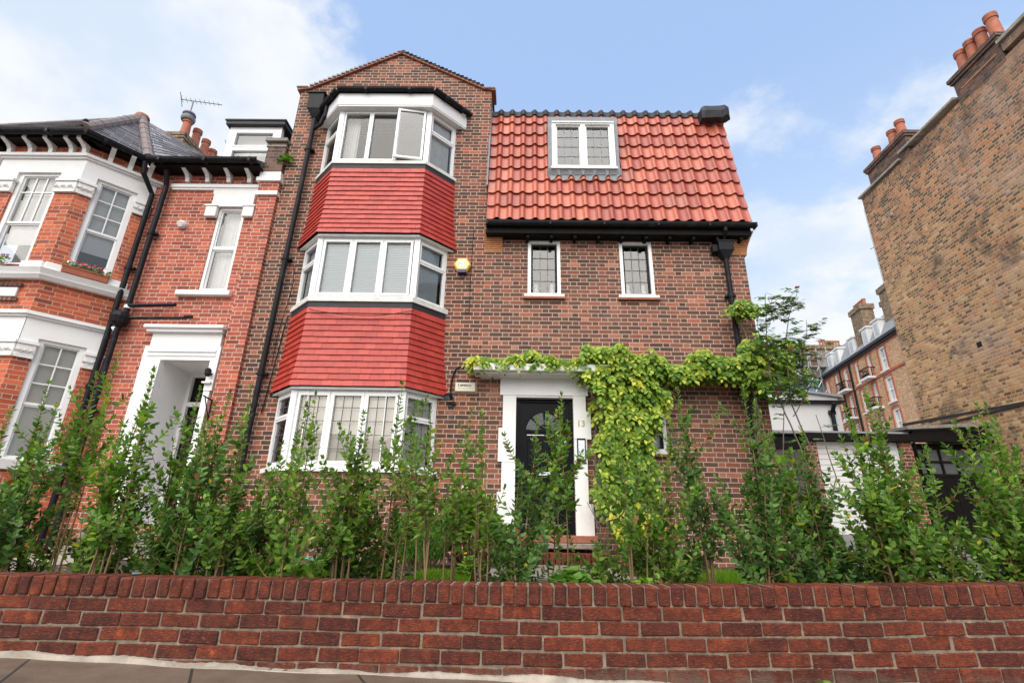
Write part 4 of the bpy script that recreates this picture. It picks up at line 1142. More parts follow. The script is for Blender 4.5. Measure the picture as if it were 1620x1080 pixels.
def bay_storey(zs, zc, zf0, zf1, zb0):
    """one storey of the neighbour's bay: brick below, piers, capitals, white entablature; zs sill, zc capital, zf fascia"""
    pts = nbay(0.0); ops = [(0.25, 0.84), (0.38, 1.15), (0.22, 0.82)]
    mb = MB(); mw = MB()
    for s in range(3):
        fr, L = frame_between(pts[s], pts[s + 1]); a, b = ops[s]
        mb.frame = mw.frame = fr
        mb.face([(0, 0, zb0), (L, 0, zb0), (L, 0, zs), (0, 0, zs)])
        wall_grid(mb, 0, L, zs, zc, [(a, b, zs, zc)], 0, .12, skip=(1,))
        # entablature
        wall_grid(mw, 0.0, L, zc, zf0, [(a, b, zc, zf0)], 0.012, .13, skip=(0,)); mw.face([(0, .012, zf0), (L, .012, zf0), (L, .012, zf1), (0, .012, zf1)])
        for x0, x1 in ((0.0, a), (b, L)):
            mc = MB(fr); mc.bbox(x0 - .0, x1 + .012, -.02, .045, zc - .21, zc - .02, .008); mc.box(x0 - .0, x1 + .03, -.02, .070, zc - .02, zc + .025); mc.box(x0, x1 + .01, -.02, .05, zc - .235, zc - .21); mc.build('capital', m_carved, nb)
    mb.frame = None
    mb.build('bay_wall', m_brick_orange, nb); mw.build('bay_entablature', m_stucco, nb); 
    # carved leaves of the capitals
    ml = MB(); rr = random.Random(int(zc * 7))
    for s in range(3):
        fr, L = frame_between(pts[s], pts[s + 1]); a, b = ops[s]; ml.frame = fr
        for x0, x1 in ((0.0, a), (b, L)):
            n = 3
            for i in range(n):
                cx_ = x0 + (x1 - x0) * (i + .5) / n; w_ = (x1 - x0) / n * .55
                for k in range(5):
                    t = R(-70 + 35 * k); l = .075
                    c_ = (cx_ + math.sin(t) * .02, .05, zc - .16); tip = (cx_ + math.sin(t) * l * .8, .085, zc - .16 + math.cos(t) * l)
                    m_ = (cx_ + math.sin(t + .45) * l * .5, .062, zc - .16 + math.cos(t + .45) * l * .5); m2 = (cx_ + math.sin(t - .45) * l * .5, .062, zc - .16 + math.cos(t - .45) * l * .5)
                    ml.mesh([c_, m_, tip, m2, (c_[0], .08, c_[2] + .03)], [(0, 1, 4), (1, 2, 4), (2, 3, 4), (3, 0, 4)])
    ml.build('carved_leaves', m_stucco, nb)
    # cornice on top of the entablature
    for d0, d1, z0, z1 in ((-.02, .05, zf1 - .07, zf1 - .035), (-.02, .09, zf1 - .035, zf1 + .02)):
        mm = MB(); A = nbay(d1); B = nbay(d0)
        for s in range(3):
            P = [(*B[s], z0), (*B[s + 1], z0), (*A[s + 1], z0), (*A[s], z0)]; Q = [(p[0], p[1], z1) for p in P]
            mm.mesh(P + Q, [(0, 3, 2, 1), (4, 5, 6, 7), (3, 7, 6, 2), (0, 1, 5, 4), (0, 4, 7, 3), (1, 2, 6, 5)])
        mm.build('bay_cornice', m_stucco, nb)
    # box sash windows
    for s in range(3):
        fr, L = frame_between(pts[s], pts[s + 1]); a, b = ops[s]
        mm = MB(fr); z0, z1 = zs, zf0; frame_rect(mm, a, b, z0, z1, .075, -.12, -.035, .05, .05)
        zm = z0 + (z1 - z0) * .46; mm.box(a + .075, b - .075, -.115, -.06, zm - .02, zm + .02)
        frame_rect(mm, a + .075, b - .075, zm + .02, z1 - .05, .022, -.11, -.065, .001); frame_rect(mm, a + .075, b - .075, z0 + .05, zm - .02, .025, -.115, -.08)
        A_, B_ = a + .097, b - .097; q0, q1 = zm + .02, z1 - .07
        cols = 3 if s == 1 else 2
        for i in range(1, cols): u = A_ + (B_ - A_) * i / cols; mm.box(u - .010, u + .010, -.10, -.07, q0, q1)
        for j in ((1, 2) if s != 1 else (2,)): z = q0 + (q1 - q0) * j / 3; mm.box(A_, B_, -.10, -.071, z - .010, z + .010)
        w = mm.build('window', m_white, nb)
        pane(fr, A_, B_, q0, q1, -.085, w); pane(fr, A_, B_, z0 + .08, zm - .05, -.098, w, m_glass_hi)
        mm = MB(fr); mm.box(A_ - .02, B_ + .02, -.16, -.155, z0 + (.45 if zs > 4 else .0), z1); mm.build('blind', m_curtain if zs > 4 else m_cream_blind, w)

bay_storey(4.86, 6.50, 6.69, 7.04, 4.05)
bay_storey(1.75, 3.51, 3.62, 4.00, 0.2)

def nbay_band(d0, d1, z0, z1, name, mat, cham=0.0):
    mm = MB(); A = nbay(d1); B = nbay(d0); A0 = nbay(d1 - cham)
    for s in range(3):
        P = [(*B[s], z0), (*B[s + 1], z0), (*A0[s + 1], z0), (*A0[s], z0)]; Q = [(*B[s], z1), (*B[s + 1], z1), (*A[s + 1], z1), (*A[s], z1)]
        mm.mesh(P + Q, [(0, 3, 2, 1), (4, 5, 6, 7), (3, 7, 6, 2), (0, 1, 5, 4), (0, 4, 7, 3), (1, 2, 6, 5)])
    return mm.build(name, mat, nb)

nbay_band(-.15, .16, 4.63, 4.74, 'bay_sill', m_stucco, .06)
nbay_band(-.15, .13, 4.57, 4.63, 'bay_sill', m_stucco, .05)
nbay_band(-.02, .02, 7.06, 7.30, 'frieze', m_brick_orange)
nbay_band(-.15, .12, 1.62, 1.75, 'bay_sill', m_stucco, .04)
# raised plinths under the piers
mb = MB(); pts = nbay(0.02)
for s, spans in ((0, ((0, .25), (.84, 1.09))), (1, ((-.02, .36), (1.17, 1.53))), (2, ((-.02, .27), (.80, 1.09)))):
    fr, L = frame_between(pts[s], pts[s + 1]); mb.frame = fr
    for a, b in spans: mb = MB(fr); mb.bbox(a, b, -.05, .09, 4.741, 4.875, .012); mb.build('pier_plinth', m_stucco, nb)
# recessed white panel and brick moulding between the storeys
fr, L = frame_between(pts[1], pts[2]); mb = MB(fr); mb.box(.35, 1.22, -.01, .02, 4.27, 4.42); mb.build('name_panel', m_stucco, nb)
mb = MB(fr)
for i in range(13): mb.bbox(.30 + i * .075, .365 + i * .075, -.01, .028, 4.44, 4.50, .006); mb.bbox(.30 + i * .075, .365 + i * .075, -.01, .028, 4.19, 4.25, .006)
mb.build('brick_moulding', m_brick_soot, nb)

def brackets():
    """white console brackets under the eaves"""
    def one(fr, u, z0=7.065, z1=7.29, w=.075, pr=.24):
        mm = MB(fr); a, b = u - w / 2, u + w / 2
        prof = [(0.0, z0), (.055, z0), (.07, z0 + .08), (.12, z0 + .13), (pr, z1 - .05), (pr, z1), (0.0, z1)]
        P = [(a, n, z) for n, z in prof] + [(b, n, z) for n, z in prof]; k = len(prof)
        mm.mesh(P, [tuple(range(k)), tuple(reversed(range(k, 2 * k)))] + [(i, k + i, k + (i + 1) % k, (i + 1) % k) for i in range(k)])
        mm.build('eaves_bracket', m_white, nb)
    p = nbay(0.02)
    fr, L = frame_between(p[1], p[2])
    for u in (.12, .50, .87, 1.24, L - .05): one(fr, u)
    fr, L = frame_between(p[2], p[3])
    for u in (.30, .60, .90): one(fr, u)
    fr, L = frame_between(p[0], p[1])
    for u in (.3, .75): one(fr, u)
    for u in (-6.42, -6.03, -5.62, -5.22): one(NW, u)
brackets()

# white string course along the recessed wall, with frieze of brick above it
mb = MB(NW); mb.box(-6.70, -5.0, 0, .07, 6.93, 7.00); mb.box(-6.68, -5.0, 0, .045, 6.89, 6.93); mb.build('string_course', m_stucco, nb)

def entrance_window():
    mb = MB(NW); z0, z1 = 4.78, 6.52
    mb.box(-5.83, -5.05, 0, .045, 6.52, 6.885); mb.box(-5.86, -5.02, 0, .04, 6.80, 6.889); lm = mb.build('window_head', m_stucco, nb)
    mb = MB(NW); mb.bbox(-5.90, -5.69, 0, .085, 6.28, 6.50, .01); mb.box(-5.92, -5.68, 0, .10, 6.50, 6.53); mb.build('capital', m_carved, nb); mb = MB(NW); mb.bbox(-5.20, -4.99, 0, .085, 6.28, 6.50, .01); mb.box(-5.21, -4.97, 0, .10, 6.50, 6.53); mb.build('capital', m_carved, nb)
    mb = MB(NW); mb.bbox(-6.03, -5.07, 0, .10, 4.66, 4.75, .01); mb.build('window_sill', m_stucco, nb)
    mb = MB(NW); a, b = -5.70, -5.19; frame_rect(mb, a, b, z0, z1, .05, -.12, -.02); zm = 5.66; mb.box(a + .05, b - .05, -.11, -.04, zm - .025, zm + .025)
    frame_rect(mb, a + .05, b - .05, zm + .025, z1 - .05, .024, -.10, -.05); frame_rect(mb, a + .05, b - .05, z0 + .05, zm - .025, .026, -.11, -.065)
    w = mb.build('window', m_white, nb)
    pane(NW, a + .07, b - .07, zm + .03, z1 - .07, -.07, w, m_glass_hi); pane(NW, a + .07, b - .07, z0 + .07, zm - .03, -.085, w, m_glass_hi)
    curtain(NW, a + .05, b - .05, z0 + .05, z1 - .05, -.22, w, m_curtain, 5)
entrance_window()

def entrance():
    mb = MB(NW)     # shouldered white architrave, frieze and cornice
    mb.bbox(-6.33, -4.97, 0, .20, 4.00, 4.06, .01); mb.box(-6.29, -5.0, 0, .15, 3.95, 4.0)
    mb.box(-6.22, -5.03, 0, .07, 3.70, 3.95)
    mb.box(-6.27, -4.985, 0, .10, 3.46, 3.70); mb.box(-6.20, -5.05, .10, .125, 3.60, 3.64); mb.box(-6.20, -5.05, .10, .115, 3.53, 3.56)
    mb.box(-6.27, -5.93, 0, .10, .55, 3.46); mb.box(-5.12, -4.985, 0, .10, 2.95, 3.46); mb.box(-5.12, -5.02, 0, .085, .55, 2.95)
    mb.box(-5.99, -5.93, .10, .13, .55, 3.46)
    mb.build('door_surround', m_stucco, nb)
    mb = MB(); mb.box(-5.98, -5.926, YN + .004, YN + .85, .5, 3.5); mb.box(-5.124, -5.07, YN + .004, YN + .85, .5, 3.5); mb.box(-5.926, -5.124, YN + .004, YN + .85, 3.454, 3.5); mb.box(-5.926, -5.124, YN + .004, YN + .9, .55, .80)
    mb.build('porch_lining', m_stucco, nb)
    fr = ((0, YN + .72, 0), (1, 0, 0), (0, -1, 0)); mb = MB(fr)
    frame_rect(mb, -5.93, -5.12, .80, 3.46, .06, -.05, .02); mb.box(-5.87, -5.18, -.05, .015, 2.86, 2.94); mb.box(-5.62, -5.56, -.05, .015, .8, 3.4); mb.build('door_frame', m_white, nb)
    mb = MB(fr); mb.box(-5.56, -5.18, -.04, 0.0, .82, 2.86); mb.bbox(-5.50, -5.24, 0, .015, 1.0, 1.8, .006); mb.bbox(-5.50, -5.24, 0, .015, 1.95, 2.7, .006)
    mb.build('door', plain('slate grey door paint', (0.10, 0.11, 0.13), .4, .1), nb)
    pane(fr, -5.55, -5.19, 2.95, 3.40, -.02, nb, m_darkglass)
    mb = MB(); mb.box(-6.3, -4.9, 7.3, YN, .45, .62); mb.box(-6.2, -5.0, 7.6, YN, .62, .79); mb.build('entrance_step', m_stepstone, nb)
entrance()

lamp = thing('porch_lamp', "small black lamp on the neighbour's white door surround", 'lamp', (-5.05, YN - .1, 3.22))
mb = MB(); mb.box(-5.07, -5.03, YN - .13, YN - .10, 3.20, 3.24); mb.tube([(-5.05, YN - .13, 3.22), (-5.05, YN - .19, 3.24)], .012, 8)
mb.lathe((-5.05, YN - .19, 3.16), [(.03, 0), (.045, .03), (.05, .11), (.02, .14)], 10); mb.build('lamp_body', m_black, lamp)
mb = MB(); mb.box(-5.14, -5.0, YN - .16, YN - .10, 3.06, 3.085); mb.build('sensor_bar', m_white, lamp)
br = thing('basket_bracket', "black iron hanging basket bracket on the neighbour's brick pier", 'bracket', (-4.85, YN, 2.75))
mb = MB(); mb.tube([(-4.93, YN - .10, 2.78), (-4.93, YN - .35, 2.80)], .012, 6); mb.tube([(-4.93, YN - .11, 2.45), (-4.93, YN - .11, 2.80)], .012, 6); mb.tube([(-4.93, YN - .11, 2.5), (-4.93, YN - .3, 2.78)], .009, 6); mb.build('iron_arm', m_black, br)
vt = thing('wall_vent', "round white vent cap on the neighbour's brick wall", 'vent', (-6.28, YN, 6.12))
mb = MB(); mb.tube([(-6.28, YN, 6.12), (-6.28, YN - .07, 6.10), (-6.28, YN - .10, 6.09)], [.085, .08, .05], 14); mb.build('vent_cap', m_sill, vt)

# rain pipes in the corner beside the bay
p1 = downpipe([(-7.02, 7.62, 7.22), (-7.02, 7.66, 7.0), (-6.96, 7.92, 6.72), (-6.98, 7.92, .5)], .045, 'downpipe', nb, clips=((2, .25), (2, .6)))
p2 = downpipe([(-6.72, 7.80, 7.18), (-6.74, 7.92, 6.9), (-6.76, 7.92, 4.35), (-6.76, 7.92, 4.25), (-6.79, 7.88, 3.98), (-6.80, 7.90, .5)], .045, 'downpipe', nb, clips=((1, .4), (4, .4)))
mb = MB(); mb.lathe((-6.79, 7.86, 4.02), [(.06, 0), (.13, .06), (.15, .16), (.12, .24), (.06, .28)], 14); mb.tube([(-6.74, 7.9, 4.42), (-5.95, 7.93, 4.46)], .033, 10); mb.tube([(-6.70, 7.88, 4.18), (-5.70, 7.94, 4.22)], .026, 10); mb.tube([(-5.72, 7.9, 4.22), (-5.6, 7.93, 4.24)], .034, 10)
mb.build('waste_pipe', m_black, nb)
mb = MB(); mb.tube([(-6.76, 7.92, 4.37), (-6.76, 7.92, 4.43)], .056, 12); mb.tube([(-6.80, 7.90, 4.0), (-6.86, 7.88, 3.96)], .056, 12); mb.build('pipe_collar', m_upvc, p2)

def neighbour_gutter():
    A = nbay(.32); sec = [(0.07 * math.cos(math.pi + math.pi * k / 8), 0.07 * math.sin(math.pi + math.pi * k / 8)) for k in range(9)]
    pts = [(-13.0, 7.66), (-9.98, 7.66), (PF - .13, 6.96), (PR_ + .13, 6.96), (-7.05, 7.66), (-4.93, 7.66)]
    mb = MB(); mf = MB(); gz = 7.33
    for a, b in zip(pts, pts[1:]):
        fr, L = frame_between(a, b); mb.frame = mf.frame = fr
        for (n0, q0), (n1, q1) in zip(sec, sec[1:]): mb.face([(0, n0, gz + q0), (L, n0, gz + q0), (L, n1, gz + q1), (0, n1, gz + q1)])
        mb.box(0, L, .062, .074, gz - .006, gz + .01)
        u = .25
        while u < L: mb.box(u, u + .05, -.07, .078, gz - .074, gz + .012); u += .85
        mf.box(0, L, -.09, -.071, gz - .09, gz + .02); mf.box(0, L, -.40, -.09, gz - .09, gz - .07)
    mb.build('eaves_gutter', m_black, nb); mf.frame = None; mf.build('eaves_soffit', m_blackwood, nb)
neighbour_gutter()

def slated(mb, A, B, C_, D_, pitch=0.10, width=.24, rnd=random.Random(3)):
    """courses of slates between an eave A-B and a top edge D-C"""
    A, B, C_, D_ = map(Vector, (A, B, C_, D_)); n = max(1, int(((D_ - A).length + (C_ - B).length) / 2 / pitch))
    nrm = (B - A).cross(D_ - A).normalized()
    if nrm.z < 0: nrm = -nrm
    for r in range(n):
        t0, t1 = r / n, (r + 1.15) / n
        l0, r0 = A.lerp(D_, t0), B.lerp(C_, t0); l1, r1 = A.lerp(D_, min(1, t1)), B.lerp(C_, min(1, t1))
        k = max(1, int((r0 - l0).length / width)); sh = .5 if r % 2 else 0
        cuts = [0] + [(i + sh) / k for i in range(0 if sh else 1, k)] + [1]
        for a, b in zip(cuts, cuts[1:]):
            if b - a < 1e-3: continue
            b2 = b - .004; lf = .016 + rnd.uniform(-.002, .003)
            P = [l0.lerp(r0, a) + nrm * lf, l0.lerp(r0, b2) + nrm * lf, l1.lerp(r1, b2) + nrm * .002, l1.lerp(r1, a) + nrm * .002, l0.lerp(r0, a) + nrm * (lf - .014), l0.lerp(r0, b2) + nrm * (lf - .014)]
            mb.mesh([tuple(p) for p in P], [(0, 1, 2, 3), (4, 5, 1, 0)])

def neighbour_roof():
    apex = (-8.46, 8.75, 9.36); eF = (-7.66, 6.93, 7.38); eL = (-9.36, 6.93, 7.38); eR = (-7.05, 7.70, 7.38); eLL = (-10.0, 7.66, 7.38)
    rl = (-10.9, 8.7, 8.3); far = (-6.35, 8.62, 8.02); g2 = (-6.2, 7.8, 7.38)
    mb = MB(); slated(mb, eL, eF, apex, apex); slated(mb, eLL, eL, apex, apex); slated(mb, (-13, 7.66, 7.38), eLL, apex, rl); slated(mb, eF, eR, apex, apex); slated(mb, eR, far, far, apex)
    mb.build('slate_roof', m_slate, nb)
    mb = MB()     # main slope behind, mostly hidden by the gutter
    mb.face([(-7.05, 7.70, 7.36), (-4.98, 7.70, 7.36), (-4.98, 11, 9.3), (-7.05, 11, 9.3)]); mb.build('slate_slope', m_slate, nb)
    rnd = random.Random(4)
    def hip(P, Q, r=.10, name='hip_tiles'):
        P, Q = Vector(P), Vector(Q); L = (Q - P).length; n = int(L / .30); mm = MB()
        for i in range(n):
            a, b = P.lerp(Q, i / n), P.lerp(Q, (i + 1.06) / n); k = r * (1 + rnd.uniform(-.04, .04))
            mm.tube([a + Vector((0, 0, -.02)), b + Vector((0, 0, -.02))], [k * 1.07, k], 10)
        mm.build(name, plain('brown hip tile', (0.20, 0.155, 0.145), .7, .2, 12), nb)
    hip(eF, apex); hip(eR, apex); hip(eL, apex, .05)
    mb = MB(); mb.lathe((apex[0], apex[1], apex[2] - .02), [(.15, 0), (.13, .07), (.06, .12)], 12); mb.build('hip_finial', m_pot, nb)
    mb = MB(); mb.bbox(-7.78, -7.66, 6.88, 7.0, 7.38, 7.46); mb.lathe((-7.70, 6.95, 7.45), [(.03, 0), (.035, .06), (.045, .10), (.02, .13)], 8); mb.build('hip_iron', m_black, nb)
neighbour_roof()

def chimney_stack(parent, x0, x1, y0, y1, z0, z1, pots, mat, name='chimney', r=.13, ph=.55, cap=.05, tall=None):
    mb = MB(); mb.box(x0, x1, y0, y1, z0, z1 - .16); mb.box(x0 - cap * .6, x1 + cap * .6, y0 - cap * .6, y1 + cap * .6, z1 - .16, z1 - .09); mb.box(x0 - cap, x1 + cap, y0 - cap, y1 + cap, z1 - .09, z1)
    st = mb.build(name, mat, parent)
    mb = MB(); P = [(x0 - cap, y0 - cap), (x1 + cap, y0 - cap), (x1 + cap, y1 + cap), (x0 - cap, y1 + cap)]
    Q = [(x0 + .08, y0 + .08), (x1 - .08, y0 + .08), (x1 - .08, y1 - .08), (x0 + .08, y1 - .08)]
    V = [(x, y, z1 + .001) for x, y in P] + [(x, y, z1 + .09) for x, y in Q]; mb.mesh(V, [(4, 5, 6, 7)] + [(i, (i + 1) % 4, 4 + (i + 1) % 4, 4 + i) for i in range(4)]); mb.build('flaunching', m_flaunch, st)
    for i, (px, py, k) in enumerate(pots):
        mb = MB(); h = ph * k; R_ = r
        mb.lathe((px, py, z1 + .03), [(R_ * 1.12, 0), (R_ * 1.1, .04), (R_ * .98, .08), (R_ * .84, h * .80), (R_ * 1.0, h * .81), (R_ * 1.05, h * .88), (R_ * .92, h * .90), (R_ * 1.02, h * .96), (R_ * 1.02, h), (R_ * .78, h), (R_ * .74, h - .06)], 18)
        mb.build('chimney_pot', m_pot, st, smooth=False)
    return st

chimney_stack(nb, -8.95, -8.5, 10.05, 11.6, 7.5, 10.16, [(-8.70, 10.28, 1.08), (-8.66, 10.64, 1.05), (-8.62, 10.98, .98), (-8.60, 11.28, .85), (-8.60, 11.54, .8)], m_brick_chim, ph=.55, cap=.04, r=.112)
mb = MB(); mb.lathe((-8.72, 10.28, 10.74), [(.15, 0), (.17, .05), (.17, .10), (.12, .13), (.12, .17), (.16, .2), (.14, .25), (.04, .28)], 14); mb.build('pot_cowl', m_lead, nb)
chimney_stack(nb, -14.2, -13.2, 10.2, 10.8, 7.5, 10.0, [(-13.4, 10.5, 1), (-13.9, 10.5, 1)], m_brick_chim)

def dormer():
    yf = 8.75; fr = ((0, yf, 0), (1, 0, 0), (0, -1, 0)); mb = MB(fr); x0, x1, z0, z1 = -6.42, -5.27, 7.95, 9.12
    frame_rect(mb, x0, x1, z0, z1, .13, -.1, 0, .05, .12); mb.box(x0 + .13, x1 - .13, -.08, -.0, 8.52, 8.58); frame_rect(mb, x0 + .13, x1 - .13, 8.58, z1 - .12, .04, -.07, .01); frame_rect(mb, x0 + .13, x1 - .13, 8.0, 8.52, .04, -.07, .01)
    w = mb.build('dormer_window', m_upvc, nb)
    pane(fr, x0 + .18, x1 - .18, 8.62, z1 - .16, -.04, w, m_glass_hi); pane(fr, x0 + .17, x1 - .17, 8.04, 8.48, -.04, w, m_glass_hi)
    mb = MB(fr); mb.box(x0 + .1, x1 - .1, -.25, -.24, 8.0, z1); mb.build('blind', m_curtain, w)
    mb = MB(); mb.box(x0 + .02, x0 + .1, yf + .11, yf + 2, z0, z1)
    for i in range(8): z = z0 + .02 + i * .145; mb.face([(x1, yf + .11, z), (x1, yf + 2, z), (x1 - .03, yf + 2, z + .15), (x1 - .03, yf + .11, z + .15)]); mb.face([(x1 - .03, yf + .11, z), (x1 - .03, yf + 2, z), (x1, yf + 2, z), (x1, yf + .11, z)])
    mb.build('dormer_cheek', m_slate, nb)
    mb = MB(); mb.bbox(x0 - .07, x1 + .09, yf - .09, yf + 2.1, z1 + .001, z1 + .10, .01); mb.box(x0 - .09, x1 + .11, yf - .11, yf + 2.1, z1 + .10, z1 + .13); mb.build('dormer_roof', m_darklead, nb)
dormer()

def aerial(name, label, base, h, ang, L, n, tilt=0.0, vert=False):
    t = thing(name, label, 'aerial', base); b = Vector(base); mb = MB(); mb.tube([b, b + Vector((0, 0, h))], .014, 6); mb.build('mast', m_alu, t)
    d = Vector((math.cos(ang) * math.cos(tilt), math.sin(ang) * math.cos(tilt), math.sin(tilt))); s = Vector((0, 0, 1)) if vert else Vector((-math.sin(ang), math.cos(ang), 0)); top = b + Vector((0, 0, h)); mb = MB()
    mb.tube([top - d * L * .3, top + d * L * .7], .010, 6)
    for i in range(n): c = top + d * L * (-.28 + i / n); l = .11 - .004 * i; mb.tube([c - s * l, c + s * l], .005, 5)
    c = top - d * L * .3; mb.tube([c - s * .16 + Vector((0, 0, .10)), c, c - s * .02 + Vector((0, 0, .12))], .008, 5); mb.tube([c + s * .16 - Vector((0, 0, .10)), c], .008, 5)
    mb.build('antenna', m_alu, t); return t
aerial('tv_aerial', 'television aerial on the tall cowled pot of the left chimney', (-8.72, 10.28, 11.0), .42, R(18), .95, 9, .12)
aerial('tv_aerial', 'television aerial reaching out behind the second left chimney pot', (-8.3, 11.8, 10.1), 1.15, R(4), 1.0, 12, .02)
aerial('tv_aerial', 'lower television aerial showing between left chimney and white dormer', (-8.1, 12.3, 9.2), 1.35, R(20), .75, 8, .05)
aerial('tv_aerial', 'spindly television aerial standing above the flat roofed white dormer', (-5.95, 9.7, 9.2), .62, R(170), .9, 5, .10)
for (x, y, z, dx) in ((-5.55, 9.9, 9.2, .1),):
    t = thing('roof_twig', 'thin dry stalk growing on the flat dormer roof', 'weed', (x, y, z)); mb = MB(); mb.tube([(x, y, z), (x + .15, y, z + .35), (x + .1, y, z + .62)], .007, 5); mb.tube([(x + .15, y, z + .35), (x - .25, y, z + .55), (x - .45, y + .1, z + .95)], .006, 5)
    mb.tube([(x + .15, y, z + .35), (x + .45, y, z + .45)], .005, 5); mb.lathe((x + .11, y, z + .6), [(.02, 0), (.035, .03), (.01, .06)], 6); mb.build('stem', m_bark, t)

# ================================================================== TALL BRICK TERRACE (right)
tb = thing('tall_brick_building', 'tall yellow brown brick flank wall with two chimney stacks at the right edge', 'building', (10.0, 10.0, .5))
XF = 10.0
mb = MB(); yA, yB = 12.58, 3.0
prof = [(yA, .3), (yA, 10.20), (10.95, 10.20), (10.92, 10.40), (9.08, 10.40), (9.05, 10.40), (7.9, 10.40), (7.9, 10.42), (yB, 10.42), (yB, .3)]
mb.face([(XF, y, z) for y, z in [(yA, .3), (yB, .3), (yB, 10.40), (yA, 10.20)]][::1])
mb.face([(XF, yA, .3), (XF, yA, 10.2), (XF + 9, yA, 10.2), (XF + 9, yA, .3)]); mb.face([(XF, yB, .3), (XF + 9, yB, .3), (XF + 9, yB, 10.4), (XF, yB, 10.4)])
mb.build('flank_wall', m_brick_stock, tb)
mb = MB(); mb.box(XF - .04, XF + .5, 3.0, 7.84, 10.405, 10.62); mb.build('upper_brickwork', m_brick_stock, tb)
mb = MB(); mb.box(XF - .07, XF + .38, 10.95, yA + .06, 10.24, 10.30)
mb.mesh([(XF - .07, 9.10, 10.41), (XF - .07, 10.92, 10.41), (XF + .3, 10.92, 10.41), (XF + .3, 9.10, 10.41), (XF - .07, 9.10, 10.47), (XF - .07, 10.92, 10.47), (XF + .3, 10.92, 10.47), (XF + .3, 9.10, 10.47)], [(0, 1, 2, 3), (4, 7, 6, 5), (0, 4, 5, 1), (1, 5, 6, 2), (2, 6, 7, 3), (3, 7, 4, 0)])
mb.box(XF - .10, XF + .5, 3.0, 7.86, 10.622, 10.70); mb.build('wall_coping', m_concrete, tb)
c1 = chimney_stack(tb, XF - .005, XF + .50, 10.62, 12.12, 10.20, 10.90, [(XF + .2, 11.85, 1), (XF + .2, 11.2, 1), (XF + .2, 10.88, 1.1)], m_brick_soot, ph=.50, cap=.06, r=.12)
c2 = chimney_stack(tb, XF - .005, XF + .60, 7.88, 9.04, 10.20, 10.93, [(XF + .22, 8.85, 1), (XF + .22, 8.58, 1), (XF + .22, 8.32, 1.02), (XF + .22, 8.02, 1.15)], m_brick_soot, ph=.62, cap=.07, r=.125)
mb = MB(); mb.box(XF - .015, XF, 8.0, 8.9, 10.50, 10.53); mb.build('brick_band', m_corbel, tb)
mb = MB(); mb.box(XF - .004, XF + .01, 10.38, 10.50, 4.82, 4.94); mb.build('vent_hole', m_black, tb)
mb = MB(); mb.tube([(XF, 11.69, 9.03), (XF - .10, 11.69, 9.02)], .05, 10); mb.build('flue_stub', m_lead, tb)
mb = MB()
for z in (8.6, 6.4): mb.tube([(XF + .02, yA, z), (XF - .05, yA + .12, z)], .01, 6)
mb.tube([(XF + .03, yA + .06, 9.9), (XF + .03, yA + .06, 3.0)], .005, 6); mb.build('lightning_cable', m_lead, tb)

# ================================================================== MANSION BLOCK far right, seen along the alley
mn = thing('mansion_block', 'long buff brick mansion block with arched white sash windows and slate mansard', 'building', (31.86, 40.0, 1.0))
dA = Vector((0.1282, 0.9917, 0)); FRM = ((31.86, 40.0, 0), (-dA.x, -dA.y, 0), (-dA.y, dA.x, 0))      # u runs back towards the camera; n outward (left)
def mU(t): return -t
mb = MB(FRM)
cols_ = [(2.35, 3.45, 'A'), (4.85, 5.5, 'B'), (7.15, 7.75, 'A'), (9.3, 10.1, 'B'), (11.3, 12.0, 'A'), (13.4, 14.1, 'A')]
rows_ = [(14.75, 16.9), (11.95, 14.15), (9.15, 11.35), (6.3, 8.5)]
holes = []
for a, b, k in cols_:
    for z0, z1 in rows_: holes.append((mU(b), mU(a), z0, z1))
wall_grid(mb, -16, 12, 1.0, 17.3, holes, 0, .35)
mb.frame = FRM; mb.face([(-16, 0, 1), (-16, 0, 17.3), (-16, -14, 17.3), (-16, -14, 1)]); mb.build('front_wall', m_brick_far, mn)
mb = MB(FRM); mb.box(-16.2, 12, 0, .35, 17.3, 17.55); mb.box(-16.2, 12, 0, .2, 17.1, 17.3); mb.build('eaves_cornice', m_darklead, mn)
mb = MB(FRM); mb.box(-16, 12, -.01, .06, 16.95, 17.1); mb.box(-16, 12, -.01, .10, 14.42, 14.62); mb.build('red_string', m_brick_farred, mn)
mb = MB(FRM)
P = [(-16, 0, 17.55), (12, 0, 17.55), (12, -1.3, 20.2), (-16, -1.3, 20.2)]; mb.face(P); mb.face([(-16, -1.3, 20.2), (12, -1.3, 20.2), (12, -12, 20.6), (-16, -12, 20.6)]); mb.build('mansard_roof', m_greyroof, mn)
